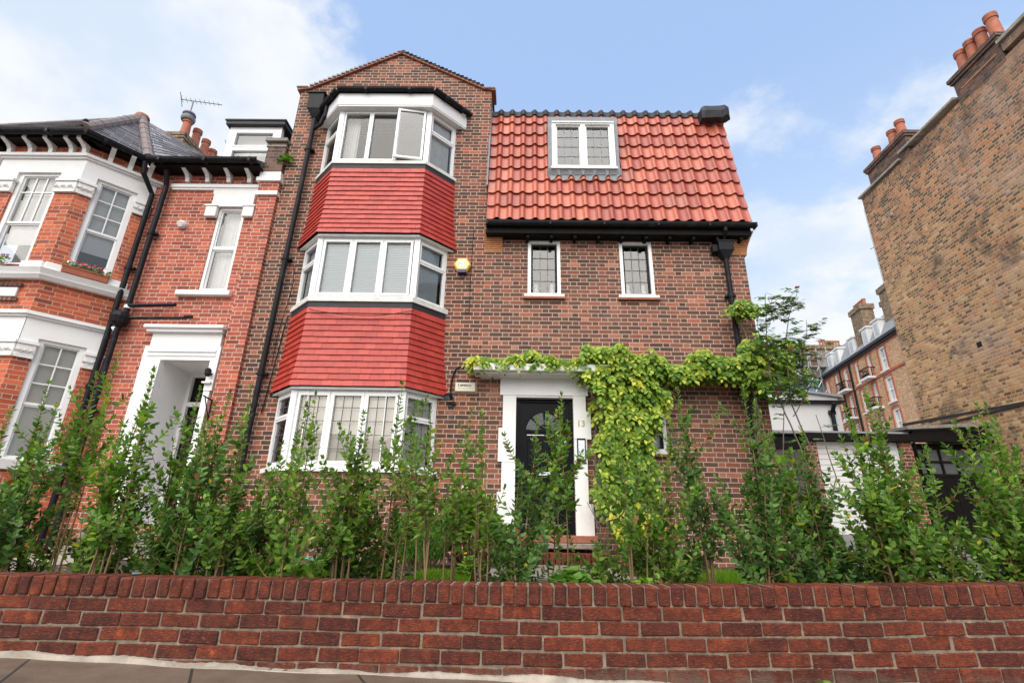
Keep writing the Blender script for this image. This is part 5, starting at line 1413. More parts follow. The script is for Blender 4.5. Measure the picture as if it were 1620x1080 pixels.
for a, b, k in cols_:
    for r, (z0, z1) in enumerate(rows_):
        u0, u1 = mU(b), mU(a); mb = MB(FRM); frame_rect(mb, u0, u1, z0, z1, .17, -.3, -.08); zm = (z0 + z1) / 2; mb.box(u0, u1, -.28, -.16, zm - .07, zm + .07); um = (u0 + u1) / 2; mb.box(um - .04, um + .04, -.28, -.17, z0, z1)
        # arched head filled in white
        mb.box(u0 - .1, u1 + .1, -.05, .15, z0 - .14, z0 - .01)
        w = mb.build('window', m_white, mn); mb = MB(FRM); mb.face([(u0 + .1, -.24, z0 + .1), (u1 - .1, -.24, z0 + .1), (u1 - .1, -.24, z1 - .1), (u0 + .1, -.24, z1 - .1)]); mb.build('pane', plain('far pane', (.50, .52, .54), .2, .2, 2) if 'far pane' not in bpy.data.materials else bpy.data.materials['far pane'], w)
        mb = MB(FRM)      # red brick surround with a shallow arch
        e = .17; mb.box(u0 - e, u0, .0, .05, z0 - .1, z1 + .02); mb.box(u1, u1 + e, .0, .05, z0 - .1, z1 + .02)
        k_ = 8; ctr = um; hw = (u1 - u0) / 2
        for i in range(k_):
            t0, t1 = math.pi * i / k_, math.pi * (i + 1) / k_
            f_ = lambda rr, t: (ctr + rr * math.cos(t), .05, z1 + (rr - hw) * .9 * math.sin(t) + .25 * hw * math.sin(t))
            mb.face([f_(hw + e, t0), f_(hw + e, t1), f_(hw, t1), f_(hw, t0)])
        mb.build('window_surround', m_brick_farred, mn)
        if k == 'B' and r < 3:
            mb = MB(FRM); mb.box(u0 - .4, u1 + .4, 0, .75, z0 - .25, z0 - .05); mb.build('balcony_floor', m_white, mn)
            mb = MB(FRM); q0, q1 = u0 - .38, u1 + .38
            for n_ in range(7): u = q0 + (q1 - q0) * n_ / 6; mb.box(u - .02, u + .02, .67, .71, z0 - .05, z0 + .75)
            mb.box(q0, q1, .65, .73, z0 + .72, z0 + .80)
            for q in (q0, q1): mb.box(q - .03, q + .03, .0, .7, z0 + .72, z0 + .80); mb.box(q - .03, q + .03, .3, .36, z0 - .05, z0 + .75)
            for n_ in range(4): u = q0 + .2 + (q1 - q0) * n_ / 5; mb.box(u, u + .16, .5, .62, z0 - .05, z0 + .25)
            mb.build('balcony_railing', m_black, mn)
for t in (3.3, 5.3, 8.0, 11.2, 12.8):
    u = mU(t); mb = MB(FRM); mb.box(u - .5, u + .5, -1.2, -.25, 17.9, 19.5); mb.box(u - .6, u + .6, -1.4, -.15, 19.5, 19.65); dm = mb.build('dormer', m_white, mn)
    mb = MB(FRM); mb.box(u - .3, u + .3, -.25, -.22, 18.2, 19.2); mb.build('pane', bpy.data.materials['far pane'], dm)
def mstack(t0, t1, n0, n1, z0, z1, npots, two=True):
    mb = MB(FRM); mb.box(mU(t1), mU(t0), n0, n1, z0, z1 - .5); mb.box(mU(t1) - .12, mU(t0) + .12, n0 - .12, n1 + .12, z1 - .5, z1); st = mb.build('chimney', m_brick_chim, mn)
    for i in range(npots):
        t = t0 + (t1 - t0) * (i + .5) / npots; mb = MB(FRM); c = mb.T((mU(t), (n0 + n1) / 2, z1)); mb.frame = None
        mb.lathe(c, [(.19, 0), (.16, .5), (.20, .52), (.20, .62)], 10); mb.build('chimney_pot', m_pot, st)
mstack(5.2, 7.2, -1.5, -.4, 17.6, 22.1, 5)
mstack(3.4, 4.7, -3.4, -2.0, 18, 22.0, 3)
mstack(-3.4, 2.45, -2.4, -.7, 17.6, 22.3, 9)
mb = MB(FRM); mb.tube([(mU(8.55), .12, 17.2), (mU(8.55), .12, 2)], .10, 8); mb.tube([(mU(10.6), .12, 17.2), (mU(10.6), .12, 2)], .08, 8); mb.build('downpipe', m_black, mn)

# farther block with a long stack, under scaffolding
fb = thing('scaffolded_building', 'distant brown brick block with two rows of red chimney pots behind scaffolding', 'building', (38.5, 62.0, 1.0))
mb = MB(); mb.box(35.6, 46, 61.5, 70, 1, 19.5); mb.build('front_wall', m_brick_chim, fb)
mb = MB(); mb.box(36.0, 41.2, 60.9, 62.0, 17, 23.6); mb.box(35.8, 41.4, 60.7, 62.2, 23.2, 23.7); st = mb.build('chimney', m_brick_chim, fb)
for i in range(8): mb = MB(); mb.lathe((38.6 + i * .34 - .1, 61.3, 23.7), [(.13, 0), (.11, .6), (.15, .62), (.15, .8)], 8); mb.build('chimney_pot', m_pot, st)
mb = MB(); mb.box(34.4, 36.6, 58.9, 59.8, 15, 21.4); mb.box(34.25, 36.75, 58.75, 59.95, 21.0, 21.5); st = mb.build('chimney', m_brick_soot, fb)
for i in range(5): mb = MB(); mb.lathe((34.6 + i * .44, 59.3, 21.5), [(.13, 0), (.11, .7), (.16, .72), (.15, .9)], 8); mb.build('chimney_pot', m_pot, st)
sc = thing('scaffolding', 'grey tube scaffolding with blue netting far beyond the white outbuilding', 'scaffolding', (34.0, 56.0, 1.0))
mb = MB(); gx = [30.0 + i * 1.1 for i in range(6)]; gz_ = [1 + i * 1.6 for i in range(13)]
for y in (54.0, 55.5):
    for x in gx: mb.tube([(x, y, 1), (x, y, 20.5 + (x - 30) * .1)], .055, 5, False)
    for z in gz_: mb.tube([(gx[0] - .3, y, z), (gx[-1] + .3, y, z)], .05, 5, False)
for i in range(len(gx) - 1):
    for j in (7, 8, 9, 10): mb.tube([(gx[i], 54, gz_[j]), (gx[i + 1], 54, gz_[j + 1])], .045, 5, False)
for x in gx:
    for z in gz_: mb.tube([(x, 53.8, z), (x, 55.7, z)], .045, 5, False)
mb.build('tubes', m_scaff, sc)
mb = MB()
for z in (gz_[8], gz_[10], gz_[11]): mb.box(29.8, 35.7, 54.1, 55.4, z + .06, z + .12)
mb.build('boards', m_slab_wood, sc)
mb = MB()
for i in range(6): mb.box(28.0 + i * 1.0, 28.97 + i * 1.0, 54.5 + .2 * (i % 2), 54.55 + .2 * (i % 2), 14.6, 17.6)
mb.build('netting', m_bluesheet, sc)

# white outbuilding behind the garages
ob_ = thing('white_outbuilding', 'low white rendered outbuilding with grey roof and black downpipe behind the garages', 'building', (8.5, 15.0, .9))
mb = MB(); mb.face([(4, 15.0, .9), (9.60, 15.0, .9), (9.60, 15, 4.84), (4, 15, 5.55)]); mb.face([(9.6, 15, .9), (9.6, 19, .9), (9.6, 19, 4.84), (9.6, 15, 4.84)]); mb.face([(4, 19, .9), (4, 15, .9), (4, 15, 5.55), (4, 19, 5.55)]); mb.build('walls', m_render_w, ob_)
mb = MB(); mb.mesh([(3.9, 14.9, 5.56), (9.72, 14.9, 4.83), (9.72, 19, 4.83), (3.9, 19, 5.56), (3.9, 14.9, 5.63), (9.72, 14.9, 4.90), (9.72, 19, 4.90), (3.9, 19, 5.63)], [(0, 3, 2, 1), (4, 5, 6, 7), (0, 1, 5, 4), (1, 2, 6, 5), (2, 3, 7, 6), (3, 0, 4, 7)]); mb.build('roof', m_greyroof, ob_)
mb = MB(); mb.box(3.9, 9.75, 14.88, 14.99, 4.63, 4.73); mb.tube([(9.30, 14.72, 4.6), (9.30, 14.9, 4.35), (9.30, 14.92, .9)], .06, 8); mb.box(9.22, 9.38, 14.85, 14.97, 4.30, 4.42); mb.build('gutter', m_black, ob_)

# garages
g1 = thing('garage', 'single garage with ribbed white up and over door between brick piers', 'garage', (7.2, 11.0, .95))
mb = MB(); mb.box(6.10, 6.33, 10.90, 11.2, .7, 2.82); mb.build('brick_pier', m_brick_main, g1); mb = MB(); mb.box(8.10, 8.33, 10.90, 11.2, .7, 2.82); mb.build('brick_pier', m_brick_main, g1)
mb = MB(((0, 11.05, 0), (1, 0, 0), (0, -1, 0))); k = 16
for i in range(k): z0 = .95 + (2.79 - .95) * i / k; z1 = .95 + (2.79 - .95) * (i + 1) / k; mb.bbox(6.36, 8.07, -.03, .0 + .012, z0 + .004, z1 - .002, .008)
dg_ = mb.build('garage_door', m_garage, g1)
mb = MB(((0, 11.05, 0), (1, 0, 0), (0, -1, 0))); frame_rect(mb, 6.33, 8.10, .9, 2.82, .035, -.05, .03); mb.box(7.1, 7.3, .012, .03, 1.6, 1.66); mb.build('door_frame', m_white, dg_)
mb = MB(); mb.box(6.0, 8.42, 10.78, 10.9, 2.82, 2.97); mb.build('fascia', m_blackwood, g1)
mb = MB(); mb.box(4.5, 8.33, 10.9, 14.5, 2.97, 3.03); mb.build('roof', m_greyroof, g1)
mb = MB(); mb.box(6.1, 6.2, 11.2, 14.5, .7, 2.95); mb.box(8.2, 8.3, 11.2, 14.5, .7, 2.95); mb.box(6.1, 8.3, 14.4, 14.5, .7, 2.95); mb.build('side_wall', m_brick_wing, g1)
g2 = thing('garage', 'black timber garage with small dark panes, beside the tall flank wall', 'garage', (9.2, 11.0, .95))
mb = MB(((0, 11.08, 0), (1, 0, 0), (0, -1, 0)))
for i in range(8): mb.box(8.36 + i * .203, 8.556 + i * .203, -.03, .0, .95, 2.16)
for i in range(6): u = 8.36 + i * .324; mb.box(u - .018, u + .018, -.03, .015, 2.16, 2.75)
mb.box(8.36, 9.98, -.03, .012, 2.42, 2.46); mb.box(8.36, 9.98, -.03, .014, 2.70, 2.82); mb.box(8.36, 9.98, -.03, .014, 2.13, 2.19); mb.build('timber_doors', m_blackwood, g2)
mb = MB(((0, 11.08, 0), (1, 0, 0), (0, -1, 0))); mb.face([(8.36, -.02, 2.16), (9.98, -.02, 2.16), (9.98, -.02, 2.72), (8.36, -.02, 2.72)]); mb.build('pane', m_darkglass, g2)
mb = MB(); mb.box(8.34, 9.995, 10.80, 10.92, 2.82, 3.05); mb.box(8.33, 8.345, 10.8, 12, .9, 2.8); mb.build('fascia', m_blackwood, g2)
mb = MB(); V = [(8.34, 10.7, 3.055), (9.995, 9.0, 3.40), (9.995, 13.6, 3.42), (8.34, 13.6, 3.10)]; 
mb.mesh([(8.20, 10.72, 3.06), (9.995, 10.72, 3.16), (9.995, 14.0, 3.50), (8.20, 14.0, 3.3), (8.20, 10.72, 3.12), (9.995, 10.72, 3.24), (9.995, 14.0, 3.56), (8.20, 14.0, 3.36)], [(0, 3, 2, 1), (4, 5, 6, 7), (0, 1, 5, 4), (1, 2, 6, 5), (2, 3, 7, 6), (3, 0, 4, 7)]); mb.build('roof', m_flaunch, g2)
mb = MB(); mb.mesh([(9.985, 9.6, 3.42), (9.985, 13.2, 3.62), (9.985, 13.2, 3.70), (9.985, 9.6, 3.46)], [(0, 1, 2, 3)]); mb.box(9.96, 9.995, 9.6, 12.6, 3.41, 3.45); mb.build('wall_flashing', m_darklead, g2)
fc = thing('timber_gate', 'dark weathered timber gate between the house corner and the garage pier', 'gate', (5.2, 11.0, .95))
mb = MB()
for i in range(10): mb.box(4.15 + i * .195, 4.335 + i * .195, 11.02, 11.05, .9, 2.78)
mb.build('boards', plain('grey brown fence board', (.10, .085, .075), .85, .35, 3.0), fc)
mb = MB(); mb.box(4.1, 6.1, 10.97, 11.02, 2.66, 2.9); mb.build('rail', m_blackwood, fc)
# ================================================================== GROUND
def sheet(name, pts, mat, kind='structure', thick=0.0):
    mb = MB(); mb.face(pts); o = mb.build(name, mat); props(o, kind=kind); return o

def grid_sheet(name, x0, x1, y0, y1, nx, ny, f, mat, kind='structure'):
    mb = MB(); P = []
    for j in range(ny + 1):
        for i in range(nx + 1):
            x = x0 + (x1 - x0) * i / nx; y = y0 + (y1 - y0) * j / ny; P.append((x, y, f(x, y)))
    mb.mesh(P, [(j * (nx + 1) + i, j * (nx + 1) + i + 1, (j + 1) * (nx + 1) + i + 1, (j + 1) * (nx + 1) + i) for j in range(ny) for i in range(nx)])
    o = mb.build(name, mat, smooth=True); props(o, kind=kind); return o

sheet('ground', [(-3000, -3000, -0.6), (3000, -3000, -0.6), (3000, 3000, -0.6), (-3000, 3000, -0.6)], m_ground)
def pave_z(x): return 0.150 - 0.020 * x
sheet('pavement', [(-14, -1.0, pave_z(-14) - .1), (14, -1.0, pave_z(14) - .1), (14, 3.22, pave_z(14)), (-14, 3.22, pave_z(-14))], m_slabs)
sheet('road', [(-40, -12, -.25), (40, -12, -.25), (40, -1.02, -.25), (-40, -1.02, -.25)], m_asphalt)
def gz_f(x, y):
    b = 0.47 + 0.02 * math.sin(x * 2.1) * math.sin(y * 1.7)
    if x > 4.3: b += (min(y, 11) - 5.5) / 5.5 * .50 * min(1, (x - 4.3) / .7) if y > 5.5 else 0
    return b
grid_sheet('garden_soil', -14, 4.3, 3.36, 8.6, 60, 22, lambda x, y: gz_f(x, y) + random.uniform(-.008, .012), m_soil)
def drv(x, y): return 0.475 + max(0, y - 5.0) / 6.0 * .48
grid_sheet('driveway', 4.301, 18, 3.36, 60, 8, 60, lambda x, y: min(drv(x, y), .97), m_asphalt)
mb = MB()
for i in range(9): mb.bbox(-.40 + 0.0, 1.2, 5.3 + i * .205, 5.495 + i * .205, .44, .502 + random.uniform(-.004, .004), .006)
o = mb.build('path', m_stepstone); props(o, kind='structure')
mb = MB(); mb.box(-7.4, -4.7, 5.2, 7.35, .4, .50); o = mb.build('path', m_concrete); props(o, kind='structure')
mb = MB(); mb.box(4.22, 4.32, 4.4, 8.2, .40, .56); o = mb.build('kerb', m_concrete); props(o, kind='structure')

# ================================================================== NEAR GARDEN WALL
gw = thing('garden_wall', 'low dark red rusticated brick wall with brick on edge coping along the pavement', 'wall', (0, 3.2, .15))
def wall_rise(x): return 0.055 * max(0.0, x / 2.9) ** 1.5 if x < 6 else 0.055 * (6 / 2.9) ** 1.5
def near_wall():
    rnd = random.Random(11); Y0 = 3.20; mb = MB(); x_lo, x_hi = -7.5, 7.5
    for r in range(7):
        zt = 0.505 - r * .075; zb = zt - .065
        x = x_lo + (0.1125 if r % 2 else 0) + rnd.uniform(-.01, .01)
        while x < x_hi:
            w = .215 + rnd.uniform(-.005, .004); dz = wall_rise(x + .1); j = rnd.uniform(-.003, .003); t = rnd.uniform(-.0025, .0025)
            n0 = len(mb.v); pj = rnd.uniform(-.004, .004)
            mb.bbox(x, x + w, Y0 + pj, Y0 + .1, zb + dz + j, zt + dz + j, .0055)
            for k in range(n0, len(mb.v)):
                px, py, pz = mb.v[k]; mb.v[k] = (px + rnd.uniform(-.0013, .0013), py + rnd.uniform(-.0015, .0015), pz + t * (px - x) / w * 2 + rnd.uniform(-.0013, .0013) + (wall_rise(px) - dz))
            x += .225 + rnd.uniform(-.002, .002)
    mb.build('brick_courses', m_wallbrick, gw)
    mb = MB(); x = x_lo
    while x < x_hi:
        w = .0645 + rnd.uniform(-.003, .002); dz = wall_rise(x); pj = rnd.uniform(-.006, .004); zz = rnd.uniform(-.003, .003); tl = rnd.uniform(-.003, .003)
        n0 = len(mb.v); mb.bbox(x, x + w, Y0 - .006 + pj, Y0 + .212, .512 + dz + zz, .613 + dz + zz, .007)
        for k in range(n0, len(mb.v)):
            px, py, pz = mb.v[k]; mb.v[k] = (px + rnd.uniform(-.0014, .0014) + tl * (pz - .56) * 10 * .4, py + rnd.uniform(-.0016, .0016), pz + rnd.uniform(-.0014, .0014))
        x += .0735 + rnd.uniform(-.0015, .0015)
    mb.build('coping', m_wallbrick, gw)
    # mortar bed, slightly uneven, standing just behind the brick faces
    mb = MB(); nx = 700; zs = [-.05, .06, .14, .22, .30, .38, .46, .508, .545, .585, .6085]; P = []
    for z in zs:
        for i in range(nx + 1):
            x = x_lo + (x_hi - x_lo) * i / nx; P.append((x, Y0 + .0085 + rnd.uniform(-.003, .003), z + wall_rise(x)))
    mb.mesh(P, [(j * (nx + 1) + i, j * (nx + 1) + i + 1, (j + 1) * (nx + 1) + i + 1, (j + 1) * (nx + 1) + i) for j in range(len(zs) - 1) for i in range(nx)])
    P = []
    for y in (Y0 + .0065, Y0 + .215):
        for i in range(nx + 1):
            x = x_lo + (x_hi - x_lo) * i / nx; P.append((x, y, .6085 + wall_rise(x)))
    mb.mesh(P, [(i, i + 1, nx + 2 + i, nx + 1 + i) for i in range(nx)])
    mb.box(x_lo, x_hi, Y0 + .02, Y0 + .21, -.1, .49)
    mb.build('mortar', m_mortar, gw)
    # cement fillet where the wall meets the pavement
    mb = MB(); P = []
    for i in range(nx + 1):
        x = x_lo + (x_hi - x_lo) * i / nx; z = pave_z(x); a = .040 + .012 * math.sin(x * 3.1) + .008 * math.sin(x * 9.7) + rnd.uniform(-.003, .003)
        h = .022 + .012 * math.sin(x * 2.3 + 1) + .008 * math.sin(x * 11) + rnd.uniform(-.003, .003)
        P += [(x, Y0 + .02, z + h * .8), (x, Y0 - .018, z + h * .8 - .004), (x, Y0 - a, z + .003), (x, Y0 - a - .006, z - .01)]
    mb.mesh(P, [f for i in range(nx) for f in ((4 * i, 4 * i + 1, 4 * i + 5, 4 * i + 4), (4 * i + 1, 4 * i + 2, 4 * i + 6, 4 * i + 5), (4 * i + 2, 4 * i + 3, 4 * i + 7, 4 * i + 6))])
    mb.build('cement_fillet', m_concrete, gw)
near_wall()

# ================================================================== PLANTS
LEAF = np.array([(0, 0, 0), (.36, 0, -.05), (.70, 0, -.05), (1, 0, .02), (.30, .40, .05), (.66, .34, .04), (.30, -.40, .05), (.66, -.34, .04)], np.float64)
LEAF_F = [(0, 6, 1), (6, 7, 2, 1), (7, 3, 2), (0, 1, 4), (1, 2, 5, 4), (2, 3, 5)]
NEEDLE = np.array([(0, .1, 0), (0, -.1, 0), (1, 0, 0), (.5, .12, .02), (.5, -.12, .02)], np.float64)
NEEDLE_F = [(0, 1, 4, 3), (3, 4, 2)]


def leaves_mesh(name, P, D_, N_, L_, W_, mat, parent, tmpl=LEAF, faces=LEAF_F, mats=None, mi=None):
    """many small folded leaves as one mesh: P base points, D directions, N face normals, L lengths, W relative widths"""
    P, D_, N_ = (np.asarray(a, float) for a in (P, D_, N_)); L_ = np.asarray(L_, float)[:, None, None]; W_ = np.asarray(W_, float)[:, None, None]
    D_ /= np.linalg.norm(D_, axis=1, keepdims=True) + 1e-9
    S_ = np.cross(N_, D_); S_ /= np.linalg.norm(S_, axis=1, keepdims=True) + 1e-9; N_ = np.cross(D_, S_)
    V = P[:, None, :] + L_ * (tmpl[None, :, 0:1] * D_[:, None, :] + W_ * tmpl[None, :, 1:2] * S_[:, None, :] + tmpl[None, :, 2:3] * N_[:, None, :])
    n, k = len(P), len(tmpl); off = np.array(base_of(parent)) if parent else np.zeros(3); V = (V - off).reshape(-1, 3)
    me = bpy.data.meshes.new(name); me.vertices.add(n * k); me.vertices.foreach_set('co', V.ravel())
    fl = np.concatenate([np.array(f) for f in faces]); tot = np.array([len(f) for f in faces])
    loops = (np.arange(n)[:, None] * k + fl[None, :]).ravel(); me.loops.add(len(loops)); me.loops.foreach_set('vertex_index', loops.astype(np.int32))
    tots = np.tile(tot, n); starts = np.concatenate([[0], np.cumsum(tots)[:-1]])
    me.polygons.add(len(tots)); me.polygons.foreach_set('loop_start', starts.astype(np.int32)); me.polygons.foreach_set('loop_total', tots.astype(np.int32))
    for m in (mats or [mat]): me.materials.append(m)
    if mi is not None: me.polygons.foreach_set('material_index', np.repeat(np.asarray(mi, np.int32), len(faces)))
    me.polygons.foreach_set('use_smooth', np.ones(len(tots), bool))
    me.update(calc_edges=True); me.validate()
    o = bpy.data.objects.new(name, me); COL.objects.link(o)
    if parent: o.parent = parent
    return o


m_leaf_dead = leaf_mat('withered leaf', [(0, (0.12, 0.06, 0.02)), (1, (0.25, 0.13, 0.045))], 0.2, 0.6)


def shrub(x, y, z0, ztop, label, seed, stems=6, spread=.20, low=.12, dens=1.0, leaf=.044, mat=None, dark=None, name='hedge_shrub', lean=(0, 0), group='young hedge shrubs planted behind the brick wall', bare=0.0, side=1.0, cat='shrub'):
    """upright hedge plant: several whippy stems with side shoots and opposite pairs of leaves"""
    rnd = random.Random(seed); t = thing(name, label, cat, (x, y, z0), group); mb = MB(); P, D_, N_, L_, Wd, MI = [], [], [], [], [], []
    H = ztop - z0
    def shoot(pts, r0, r1, t_leaf, step, ll, tipmat=True):
        n = len(pts); mb.tube(pts, [r0 + (r1 - r0) * i / (n - 1) for i in range(n)], 5, False)
        # arc-length walk
        acc = [0.0]
        for a, b in zip(pts, pts[1:]): acc.append(acc[-1] + (b - a).length)
        tot = acc[-1]; s = tot * t_leaf; k = 0; ph = rnd.uniform(0, 6.28)
        while s < tot:
            i = max(j for j in range(n) if acc[j] <= s + 1e-9); i = min(i, n - 2); f = (s - acc[i]) / max(1e-6, acc[i + 1] - acc[i]); c = pts[i].lerp(pts[i + 1], f); ax = (pts[i + 1] - pts[i]).normalized()
            u = ax.cross(Vector((0, 0, 1)) if abs(ax.z) < .9 else Vector((1, 0, 0))).normalized(); v = ax.cross(u); rel = s / tot
            for q in (0, 1):
                if rnd.random() > dens * (.93 if rel > .4 else .8): continue
                a = ph + k * 1.571 + q * math.pi + rnd.uniform(-.35, .35); rad = u * math.cos(a) + v * math.sin(a)
                d = (ax * (rnd.uniform(.3, .8) + .5 * max(0, rel - .5)) + rad + Vector((0, 0, rnd.uniform(-.25, .15)))).normalized()
                nn = (ax * 1.0 - rad * .45 + Vector((rnd.uniform(-.3, .3), rnd.uniform(-.5, .1), rnd.uniform(.0, .6))))
                P.append(c); D_.append(d); N_.append(nn); sz = ll * rnd.uniform(.72, 1.2) * (1.0 if rel < .85 else .72); L_.append(sz); Wd.append(rnd.uniform(.66, .92)); MI.append(1 if (rel > .86 and rnd.random() < .6 and tipmat) else 0)
            s += step * rnd.uniform(.8, 1.25); k += 1
        for q in range(3):
            a = rnd.uniform(0, 6.28); ax = (pts[-1] - pts[-2]).normalized(); P.append(pts[-1]); D_.append(ax + Vector((math.cos(a), math.sin(a), 0)) * .35); N_.append(Vector((math.cos(a), math.sin(a), .6))); L_.append(ll * .75); Wd.append(.5); MI.append(1)
    for s in range(stems):
        a = rnd.uniform(0, 6.28); r = rnd.uniform(0.01, .09); bx, by = x + r * math.cos(a), y + r * math.sin(a) * .6
        h = H * (1.0 if s == 0 else .42 + .52 * rnd.random() ** 1.2); sp = spread * rnd.uniform(.3, 1.0) * (0.35 if s == 0 else 1)
        ex, ey = x + lean[0] * (h / H) + sp * math.cos(a), y + lean[1] + sp * math.sin(a) * .7; pts = []; k = 8
        b1, b2 = rnd.uniform(-.03, .03), rnd.uniform(-.03, .03)
        for i in range(k + 1):
            f = i / k; pts.append(Vector((bx + (ex - bx) * f ** 1.4 + b1 * math.sin(f * 5), by + (ey - by) * f ** 1.4 + b2 * math.sin(f * 4 + 1), z0 + h * f)))
        shoot(pts, .0075, .0022, max(low, .10) + rnd.uniform(0, .1) + bare, .026, leaf)
        ns = int(9 * side * h / 1.4 * dens + rnd.uniform(0, 2))
        for q in range(ns):
            f = low + bare + (.90 - low - bare) * ((q + rnd.uniform(0, .8)) / (ns + 1)) ** 1.45; f = min(.84, f); i = min(k - 1, int(f * k)); c = pts[i].lerp(pts[i + 1], f * k - i)
            a2 = rnd.uniform(0, 6.28); l = rnd.uniform(.12, .34) * (1.2 - .65 * f); o = Vector((math.cos(a2), math.sin(a2) * .8, 0)); up_ = rnd.uniform(.6, 1.3)
            sp_ = [c, c + o * l * .38 + Vector((0, 0, l * .20 * up_)), c + o * l * .70 + Vector((0, 0, l * .55 * up_)), c + o * l * .92 + Vector((0, 0, l * .95 * up_))]
            shoot(sp_, .0035, .0015, .12, .024, leaf * .95)
    mb.build('stem', m_bark_pale, t)
    leaves_mesh('foliage', P, D_, N_, L_, Wd, None, t, mats=[mat or m_leaf, m_leaf_tip, m_leaf_gold, m_leaf_dead], mi=[(m if rnd.random() > .035 else rnd.choice((2, 3, 3))) for m in MI])
    return t


HEDGE = [  # x, top z, stems, spread, density, leaf material, what singles it out
 (-3.98, 1.72, 7, .22, 1.0, 0, 'hedge shrub at the left picture edge, low and densely leaved'),
 (-3.70, 1.95, 6, .18, .85, 0, "hedge shrub in front of the neighbour's lower bay window, thin arching tips"),
 (-3.50, 1.70, 7, .22, .9, 1, "shorter bushy hedge shrub between the neighbour's bay window and its drainpipes"),
 (-3.28, 2.20, 5, .16, .9, 11, "tallest left hedge shrub, its tip reaching across the neighbour's black drainpipes"),
 (-3.03, 1.98, 6, .16, .85, 0, "hedge shrub with side twigs against the red wall left of the neighbour's white doorway"),
 (-2.76, 2.00, 7, .20, .95, 0, "hedge shrub standing before the white left jamb of the neighbour's doorway"),
 (-2.52, 1.92, 6, .20, .85, 0, "hedge shrub in the middle of the neighbour's open porch"),
 (-2.28, 1.86, 7, .22, .95, 1, "wide dark hedge shrub right of the neighbour's doorway"),
 (-2.05, 1.90, 6, .20, .85, 0, 'hedge shrub before the left black downpipe of the gabled house'),
 (-1.80, 1.74, 6, .20, .8, 0, 'hedge shrub below the left cant of the leaded bay window'),
 (-1.52, 1.82, 5, .15, .8, 0, 'hedge shrub in front of the left leaded light of the ground floor bay'),
 (-1.22, 1.72, 8, .20, 1.0, 0, 'leafy hedge shrub in front of the middle leaded light of the ground floor bay'),
 (-0.90, 1.98, 4, .15, .85, 9, 'tall thin hedge shrub whose tip touches the lower red tile hanging'),
 (-0.66, 1.72, 4, .20, .8, 11, 'olive hedge shrub by the right cant of the ground floor bay'),
 (-0.46, 1.78, 4, .17, .75, 11, 'yellowish hedge shrub against bare brick below the cream alarm box'),
 (-0.26, 1.74, 4, .18, .75, 11, 'loose hedge shrub just left of the white door surround'),
 (0.06, 1.66, 5, .14, 1.0, 1, 'dense bluish hedge shrub covering the left half of the black door'),
 (0.32, 1.93, 3, .07, .95, 9, 'slender hedge shrub with one tall spire before the middle of the black door'),
 (0.78, 1.80, 5, .20, .85, 9, 'hedge shrub right of the front door, under the hanging vine'),
 (1.00, 1.56, 6, .20, .8, 0, 'short hedge shrub in front of the vine covered window'),
 (1.38, 1.98, 6, .13, .95, 1, 'tall hedge shrub against brick right of the vine covered window'),
 (1.62, 1.93, 5, .13, .95, 1, 'upright hedge shrub left of the right hand downpipe'),
 (1.93, 1.78, 5, .16, .9, 9, 'hedge shrub beside the house corner, left of the rose'),
 (2.12, 1.66, 8, .24, .95, 1, 'hedge shrub before the dark timber gate'),
 (2.50, 1.92, 9, .24, 1.0, 0, 'tall full hedge shrub in front of the left half of the white garage door'),
 (2.76, 1.82, 9, .24, 1.0, 0, 'hedge shrub before the right half of the white garage door'),
 (2.98, 1.50, 7, .24, .9, 0, 'lower hedge shrub by the brick pier between the two garages'),
 (3.38, 1.84, 8, .26, .95, 0, 'hedge shrub in front of the black garage'),
 (3.66, 1.90, 7, .24, .95, 2, 'hedge shrub against the right flank wall, second from the right edge'),
 (3.90, 2.12, 8, .24, .9, 2, 'tallest right hedge shrub, cut by the right picture edge'),
]
LM = (m_leaf, m_leaf_blue, m_leaf_olive)
for i, (x, zt, st, sp, de, lm, lab) in enumerate(HEDGE):      # lm of 9 and more: bare stems below
    shrub(x, 3.82 + .16 * math.sin(i * 2.3), .47, zt, lab, 100 + i, max(4, st - 1) + (3 if i % 3 == 0 and lm < 9 else 0), sp * (1.15 if i % 3 == 0 else .75), (.16, .05, .24)[i % 3] if lm < 9 else .42, de * .97, .057, LM[lm % 9], side=1.0, lean=(.07 * math.sin(i * 3.7), 0))
LOW = [  # low bushy growth between the tall plants
 (-3.62, 1.20, 7, .30, 0, "low dark undergrowth bush left, below the neighbour's bay"),
 (-3.10, 1.25, 8, .30, 1, "low dark undergrowth bush below the neighbour's doorway jamb"),
 (-2.55, 1.30, 8, .32, 0, "low undergrowth bush before the neighbour's porch"),
 (-2.08, 1.20, 8, .30, 1, 'low undergrowth bush near the left end of the lawn strip'),
 (-1.28, 1.36, 9, .26, 1, 'dark bushy growth before the brick base of the bay'),
 (-0.98, 1.02, 5, .18, 0, 'low bright bush at the right foot of the bay'),
 (-0.02, .92, 4, .14, 1, 'low bluish bush before the door step'),
 (0.92, 1.10, 6, .26, 0, 'low bush under the vine beside the steps'),
 (1.20, .98, 7, .24, 1, 'low dark bush below the vine covered window sill'),
 (1.80, 1.05, 6, .26, 1, 'low bush at the foot of the right hand downpipe'),
 (2.12, 1.08, 11, .34, 1, 'wide low dark bush in front of the house corner'),
 (2.45, 1.02, 10, .34, 1, 'wide low bush left of the white garage door'),
 (2.80, 1.10, 8, .30, 0, 'dark low bush below the white garage door'),
 (3.45, 1.05, 7, .28, 1, 'low bush before the black garage doors'),
 (-1.75, 1.05, 6, .26, 0, 'low bush at the left foot of the bay, behind the lawn edge'),
 (.62, .86, 5, .20, 0, 'small low bush right of the path'),
]
